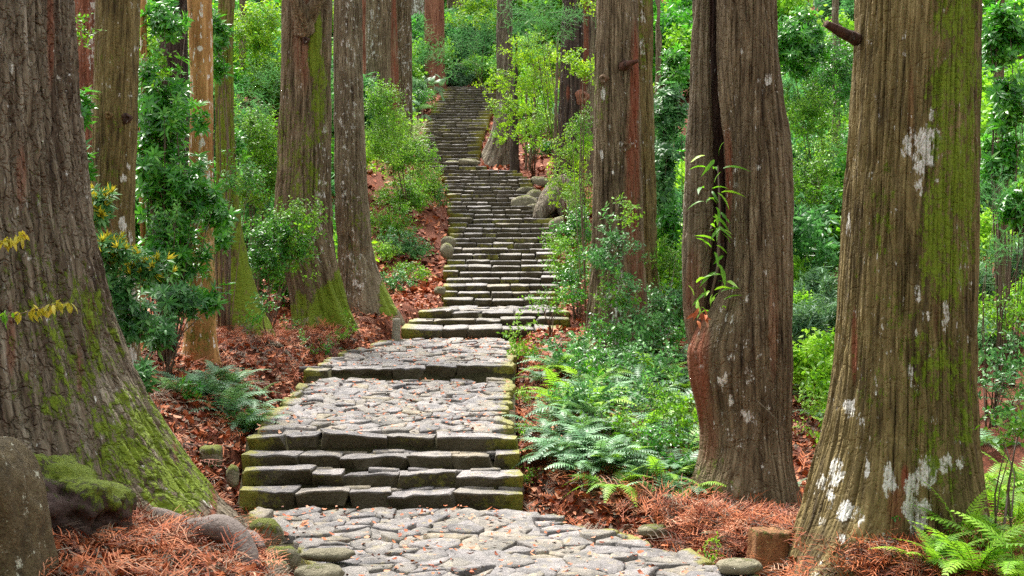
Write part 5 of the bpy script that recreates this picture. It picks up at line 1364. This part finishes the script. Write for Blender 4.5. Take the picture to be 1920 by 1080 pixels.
def stone_post():
    c = P(742, 612, 26.5); g = gz(c[0], c[1])
    root = tag(empty('stone_post', (c[0], c[1], g)), 'short weathered stone post on the litter left of the wide steps', 'post')
    n, V, Fc = 16, [], []
    prof = [(-.15, .082), (0, .082), (.15, .080), (.3, .078), (.42, .080), (.50, .078), (.535, .060), (.545, .0)]
    for h, r_ in prof:
        for i in range(n):
            th = 2 * math.pi * i / n
            sq = 1 / max(abs(math.cos(th)), abs(math.sin(th))) ** .45
            w = 1 + .07 * float(noise3(math.cos(th) * 2, math.sin(th) * 2, h * 7, 3))
            V.append((r_ * sq * w * math.cos(th) + h * .03, r_ * sq * w * math.sin(th), h))
    for q in range(len(prof) - 1):
        for i in range(n): Fc.append((q * n + i, q * n + (i + 1) % n, (q + 1) * n + (i + 1) % n, (q + 1) * n + i))
    V = np.array(V)
    link('shaft', make_mesh('shaft', V, Fc, [M['post']], True, {'moss': np.full(len(V), .05)}), root)
stone_post()
cs = P(1160, 853, 16.5)
tag(bark_tube(None, 'cut_log_end', [(cs[0], cs[1] + .25, cs[2] - .06), (cs[0], cs[1] + .05, cs[2] - .02), (cs[0], cs[1] - .06, cs[2])], [.06, .062, .06], M['rotten'], 10, .1), 'dark cut log end half hidden in the thicket', 'log')
tw = tag(empty('dead_branch', tuple(P(1005, 850, 16.2))), 'thin pale dead branch lying in the ditch right of the front steps', 'branch')
bark_tube(tw, 'stem', [np.array((c_[0], c_[1], gz(c_[0], c_[1]) + .03)) for c_ in (P(968, 900, 15.9), P(985, 912, 15.7), P(1005, 912, 15.6), P(1015, 905, 15.6))], [.012, .011, .009, .005], M['bark_tan'], 6, .1, 3)
tw = tag(empty('dead_branch', tuple(P(690, 655, 23.6))), 'short brown branch lying on the litter left of the third paving', 'branch')
bark_tube(tw, 'stem', [np.array((c_[0], c_[1], gz(c_[0], c_[1]) + .04)) for c_ in (P(668, 640, 23.6), P(682, 650, 23.6), P(697, 645, 24.0), P(706, 636, 24.4))], [.02, .03, .03, .015], M['bark_tan'], 7, .2, 4)
tw = tag(empty('dead_branch', tuple(P(530, 655, 22))), 'grey root-like branch on the litter below the leaning mossy tree', 'branch')
bark_tube(tw, 'stem', [np.array((c_[0], c_[1], gz(c_[0], c_[1]) + .03)) for c_ in (P(500, 655, 21.8), P(525, 655, 21.8), P(552, 662, 21.6))], [.05, .045, .03], M['bark_grey'], 8, .2, 5)

# ------------------------------------------------------------------ forest floor litter
def litter():
    rnd = np.random.default_rng(3)
    def place(n, d0, d1, pw=1.0, maxout=4.5):
        d = d0 + (d1 - d0) * rnd.random(n) ** pw
        side = rnd.random(n) < 0.5
        out = np.abs(rnd.random(n)) ** 1.2 * maxout * np.clip(d / 16, .75, 2.2) - 0.09
        x = np.where(side, xl(d) - out, xr(d) + out)
        keep = np.abs(x) < d * 0.385
        x, d = x[keep], d[keep]
        return x, d
    def emit(name, label, x, d, z, tmpl, faces, scale, tint, slope=True, tilt=0.5, lift=(0.004, 0.03)):
        n = len(x); m = len(tmpl)
        az = rnd.random(n) * 2 * math.pi; a = rnd.normal(0, tilt, n); b = rnd.normal(0, tilt, n)
        sc = scale * (0.6 + 0.8 * rnd.random(n))
        V = tmpl[rnd.integers(0, len(tmpl), n)] if tmpl.ndim == 3 else np.repeat(tmpl[None], n, 0)
        V = V * sc[:, None, None]
        X, Y, Z = V[..., 0], V[..., 1], V[..., 2]
        ca, sa = np.cos(a)[:, None], np.sin(a)[:, None]; Y, Z = Y * ca - Z * sa, Y * sa + Z * ca
        cb, sb = np.cos(b)[:, None], np.sin(b)[:, None]; X, Z = X * cb + Z * sb, -X * sb + Z * cb
        cz, sz = np.cos(az)[:, None], np.sin(az)[:, None]; X, Y = X * cz - Y * sz, X * sz + Y * cz
        zz = z + lift[0] + (lift[1] - lift[0]) * rnd.random(n)
        zmin = np.minimum(Z.min(1), 0) * 0.6
        V = np.stack([X + x[:, None], Y + d[:, None], Z + (zz - zmin)[:, None]], -1)
        k = V.shape[1]
        Fc = (faces[None] + (np.arange(n) * k)[:, None, None]).reshape(-1, faces.shape[1])
        t = np.repeat(np.clip(tint + rnd.normal(0, .30, n), 0, 1), k)
        o = link(name, make_mesh(name, V.reshape(-1, 3), Fc, [M['litter']], False, {'tint': t}))
        return tag(o, label, 'litter', None, 'stuff')
    # curled dry leaves
    lf = []
    for c in (.3, .7, 1.1):
        lf.append([(-.016, -.03, c * .012), (.016, -.03, c * .012), (-.020, 0, c * .004), (.020, 0, c * .004), (-.006, .038, c * .018), (.006, .038, c * .018)])
    lf = np.array(lf); lff = np.array([(0, 1, 3, 2), (2, 3, 5, 4)])
    x, d = place(52000, 9.0, 34.0, 1.5)
    emit('leaf_litter', 'reddish-brown dry leaves covering the ground beside the path', x, d, ground(x, d), lf, lff, 1.25, .55)
    x, d = place(9000, 32, 66, 1.2, 2.5)
    emit('leaf_litter', 'red-brown leaves on the banks beside the upper stairs', x, d, ground(x, d), lf, lff, 2.2, .5)
    # dead cedar sprays: curved branchlets with short side needles
    def cedar(seed):
        r_ = np.random.default_rng(seed)
        v, f = [], []
        def strip(p0, p1, p2, w):
            b = len(v)
            for t in (0, .5, 1):
                q = (1 - t) ** 2 * p0 + 2 * t * (1 - t) * p1 + t * t * p2
                tv = p2 - p0; s = np.cross(tv, (0, 0, 1)); s = s / (np.linalg.norm(s) + 1e-6) * w * (1 - .6 * t)
                v.append(q - s); v.append(q + s)
            f.append((b, b + 1, b + 3, b + 2)); f.append((b + 2, b + 3, b + 5, b + 4))
        L = .30
        def ax(t): return np.array((L * (t - .3), .06 * math.sin(t * 2.2), .05 * math.sin(t * 3.1)))
        strip(ax(0), ax(.5) * 1.1, ax(1), .0045)
        for i in range(11):
            t = .05 + .9 * i / 11; b = ax(t); sg = 1 if i % 2 else -1
            ln = r_.uniform(.09, .17) * (1 - .4 * t)
            e = b + np.array((ln * .8, sg * ln * .62, r_.uniform(-.01, .05)))
            strip(b, (b + e) / 2 + (0, sg * .014, .014), e, .0036)
        return np.array(v), np.array(f)
    cd = [cedar(s) for s in range(4)]
    tm = np.array([c[0] for c in cd]); tf = cd[0][1]
    x, d = place(4400, 9.5, 24, 1.4)
    # heaps: thicker round the trunk feet on the right and at the lower left
    hx, hd = [], []
    for (px, dd, sx, sy, n) in [(300, 11.6, .42, .35, 210), (180, 10.9, .35, .3, 150), (430, 11.9, .25, .25, 50), (1400, 13.6, .40, .45, 520), (1450, 14.2, .3, .3, 300), (1330, 13.6, .4, .4, 260), (1640, 11.9, .30, .20, 320), (1740, 11.5, .35, .25, 300), (1560, 11.6, .35, .2, 160), (1290, 14.6, .35, .4, 220), (700, 25.5, .8, .8, 300), (620, 24.5, .8, .7, 260), (560, 23.5, .6, .8, 200), (450, 21.5, .6, .8, 200), (1850, 11.2, .4, .4, 200)]:
        cx = (px - 960) * dd / FPX
        hx.append(cx + rnd.normal(0, sx, n)); hd.append(dd + rnd.normal(0, sy, n))
    x = np.concatenate([x] + hx); d = np.concatenate([d] + hd)
    ok = np.maximum(xl(d) - x, x - xr(d)) > 0.12
    x, d = x[ok], d[ok]
    br = np.arange(len(x)) % 5 == 0
    emit('cedar_litter', 'fallen rust-red cedar sprays heaped round the trunk feet', x[~br], d[~br], ground(x[~br], d[~br]), tm, tf, 1.0, .52, tilt=.28, lift=(.01, .07))
    o = emit('cedar_litter', 'older grey-brown cedar sprays among the rust-red ones', x[br], d[br], ground(x[br], d[br]), tm, tf, 1.0, .30, tilt=.28, lift=(.01, .075))
    o.data.materials.clear(); o.data.materials.append(M['twig'])
    # bare twigs and cones of dead bark among the needles
    st = np.array([[(-.002, -.11, 0), (.002, -.11, 0), (-.003, 0, .012), (.003, 0, .012), (-.001, .12, .004), (.001, .12, .004)], [(-.003, -.06, 0), (.003, -.06, 0), (-.004, 0, .02), (.004, 0, .02), (-.002, .07, .004), (.002, .07, .004)]])
    x, d = place(4200, 9.5, 26, 1.4)
    o = emit('twig_litter', 'thin grey-brown twigs strewn over the red litter', x, d, ground(x, d), st, lff, 1.2, .4, tilt=.22, lift=(.01, .06))
    o.data.materials.clear(); o.data.materials.append(M['twig'])
    x, d = place(16000, 9.2, 26, 1.4)
    o = emit('leaf_litter', 'grey-brown rotted leaves mixed into the red litter', x, d, ground(x, d), lf, lff, 1.1, .35)
    o.data.materials.clear(); o.data.materials.append(M['twig'])
    # a few leaves blown on to the stones
    n = 1900
    d = 9.5 + 18 * rnd.random(n) ** 1.2; u = rnd.random(n); x = xl(d) + (xr(d) - xl(d)) * u
    ok = ((d < 15.3) | (d > 16.6)) & ((d < 20.8) | (d > 21.1))
    x, d = x[ok], d[ok]
    emit('fallen_leaves', 'scattered orange-brown leaves lying on the path stones', x, d, zp(d), lf, lff, .75, .62, tilt=.25, lift=(.012, .03))
litter()

# ------------------------------------------------------------------ woodland behind: shrubs and young trees on the slopes
def far_crown(kind, rnd, n, cols):
    """an uneven crown of leaf-sized faces gathered in clumps; unit size"""
    g_v, g_t = [], []
    cl = []
    for _ in range(26):
        u = rnd.normal(0, 1, 3); u /= np.linalg.norm(u)
        cl.append(u * rnd.random() ** .4 * np.array((.85, .7, .8)))
    cl = np.array(cl)
    per = n // len(cl)
    for c in cl:
        p = c + rnd.normal(0, .14, (per, 3))
        nn = rnd.normal(0, 1, (per, 3)) + np.array((0, -.2, .9)); nn /= np.linalg.norm(nn, axis=1, keepdims=True)
        a = np.cross(nn, rnd.normal(0, 1, (per, 3))); a /= np.linalg.norm(a, axis=1, keepdims=True)
        b = np.cross(nn, a)
        if kind == 'needle': L, W = .16, .020
        elif kind == 'long': L, W = .095, .028
        else: L, W = .062, .036
        s = (0.7 + .6 * rnd.random(per))[:, None]
        q = np.stack([p - a * L * s, p - b * W * s - nn * .008, p + a * L * s, p + b * W * s - nn * .008], 1)
        g_v.append(q.reshape(-1, 3)); g_t.append(np.repeat(np.clip(rnd.normal(.5, .25, per), 0, 1), 4))
    V = np.concatenate(g_v); F_ = np.arange(len(V)).reshape(-1, 4)
    return make_mesh('crown', V, F_, [cols], False, {'tint': np.concatenate(g_t)})
def far_stem(rnd):
    g = Geo()
    for k in range(5):
        e = np.array((rnd.uniform(-.6, .6), rnd.uniform(-.4, .4), rnd.uniform(.0, .7)))
        g.add(*tube_geo([(0, 0, -1.15), e * .4 + (0, 0, -.3), e], [.03, .018, .006], 5, False), .4, 0)
    return g.mesh('stem', [TW])
rn = np.random.default_rng(11); rp = random.Random(11)
FAR = {'small': [far_crown('small', rn, 3600, M['small']) for _ in range(3)], 'light': [far_crown('small', rn, 3200, M['fernlight']) for _ in range(2)], 'bright': [far_crown('small', rn, 3200, M['bright']) for _ in range(3)],
       'long': [far_crown('long', rn, 3200, M['broad']) for _ in range(3)], 'blue': [far_crown('long', rn, 3000, M['blue']) for _ in range(2)], 'needle': [far_crown('needle', rn, 4200, M['needle']) for _ in range(3)], 'fern': [far_crown('needle', rn, 3400, M['fern']) for _ in range(2)]}
STEM = [far_stem(rp) for _ in range(3)]
LAB = {'small': 'leafy green shrub massed with others on the slope behind the trunks', 'light': 'fresh green shrub massed with others on the slope behind the trunks', 'bright': 'sunlit yellow-green shrub massed with others on the slope behind the trunks', 'long': 'dark glossy shrub massed with others on the slope behind the trunks',
       'blue': 'greyish glossy shrub massed with others on the slope behind the trunks', 'needle': 'feathery young conifer massed with others on the slope behind the trunks', 'fern': 'pale feathery undergrowth plant massed with others on the slope behind the trunks'}
CNT = 0
def far_plant(x, d, r_, kind, z=None):
    global CNT
    root = tag(empty('young_conifer' if kind == 'needle' else 'woodland_shrub', (x, d, gz(x, d))), LAB[kind], 'conifer' if kind == 'needle' else 'shrub', 'woodland growth: ' + kind.replace('long', 'dark').replace('small', 'leafy'))
    h = r_ * rp.uniform(.85, 1.25)
    c = link('crown', rp.choice(FAR[kind]), root, (0, 0, h * .92)); c.scale = (r_ * rp.uniform(.9, 1.25), r_, h); c.rotation_euler = (0, 0, rp.uniform(-.9, .9))
    s = link('stem', rp.choice(STEM), root, (0, 0, h * .92)); s.scale = (r_, r_, h * .92)
    CNT += 1
def scatter(n, dlo, dhi, pxlo, pxhi, rlo, rhi, kinds, seed):
    rd = random.Random(seed)
    placed = []
    tries = 0
    while len(placed) < n and tries < n * 30:
        tries += 1
        d = dlo + (dhi - dlo) * rd.random()
        x = (rd.uniform(pxlo, pxhi) - 960) * d / FPX
        r_ = rd.uniform(rlo, rhi)
        if d < 74 and max(float(xl(d)) - x, x - float(xr(d))) < r_ * 1.15 + .45: continue
        if any((x - a) ** 2 + (d - b) ** 2 < (0.40 * (r_ + c)) ** 2 for a, b, c in placed): continue
        placed.append((x, d, r_))
        far_plant(x, d, r_, rd.choice(kinds), None)
scatter(46, 29, 46, -80, 690, .7, 1.3, ['small', 'long', 'long', 'light', 'blue', 'needle', 'bright'], 1)
scatter(60, 46, 75, 60, 800, 1.0, 2.0, ['small', 'bright', 'light', 'needle', 'long', 'bright'], 2)
scatter(60, 75, 125, 120, 870, 1.8, 3.4, ['small', 'bright', 'light', 'needle', 'needle'], 3)
scatter(76, 24, 42, 1230, 2000, .7, 1.3, ['small', 'long', 'light', 'blue', 'needle', 'small'], 4)
scatter(64, 42, 70, 1110, 1960, 1.0, 1.9, ['small', 'light', 'needle', 'long', 'bright'], 5)
scatter(60, 70, 125, 970, 1800, 1.8, 3.2, ['small', 'bright', 'light', 'needle', 'fern'], 6)
scatter(46, 74, 130, 780, 1090, 1.5, 2.8, ['needle', 'bright', 'needle', 'small', 'light'], 7)
scatter(26, 18, 26, 1480, 1980, .35, .6, ['fern', 'small', 'blue', 'fern', 'light'], 8)
for px, d_, r_, k_ in [(785, 66.5, 1.0, 'fern'), (822, 68.5, 1.1, 'light'), (862, 68.0, .7, 'fern'), (890, 68.6, .8, 'light'), (915, 68.2, .8, 'small'), (945, 68, 1.1, 'small'), (870, 71, 1.4, 'needle'), (905, 72, 1.5, 'small'), (840, 73, 1.5, 'needle'), (980, 70, 1.4, 'light'), (780, 66, 1.2, 'small'), (760, 62, 1.2, 'light'), (820, 71.5, 1.3, 'small'), (940, 73, 1.6, 'needle'),
                       (1000, 56, 1.0, 'small'), (1030, 58, 1.1, 'light'), (985, 60, 1.0, 'small'), (970, 64, 1.1, 'light'), (745, 50, 1.1, 'small'), (750, 54, 1.1, 'light'), (772, 60, .8, 'fern'), (720, 44, 1.0, 'light')]:
    far_plant((px - 960) * d_ / FPX, d_, r_, k_)
scatter(34, 13, 40, 2000, 2900, .5, 1.1, ['small', 'long', 'light', 'blue', 'fern'], 9)
scatter(24, 14, 40, -900, -60, .5, 1.1, ['small', 'long', 'light', 'blue'], 10)
# unseen wood behind the viewer, added to block the low frontal sky light
for i in range(26):
    th = R(200 + 140 * (i + .5) / 26); q = rp.uniform(15, 22)
    root = tag(empty('broadleaf_tree', (q * math.cos(th), q * math.sin(th), -3)), 'unseen tall leafy tree added behind the viewer to block sky light', 'tree', 'unseen trees added behind the viewer to block sky light')
    s_ = rp.uniform(3.5, 5)
    o = link('crown', rp.choice(FAR['small'] + FAR['long']), root, (0, 0, s_ * 1.35)); o.scale = (s_, s_, s_ * 1.5); o.rotation_euler = (0, 0, rp.uniform(0, 6))
    o = link('trunk', rp.choice(STEM), root, (0, 0, s_ * 1.2)); o.scale = (s_, s_, s_ * 1.1)
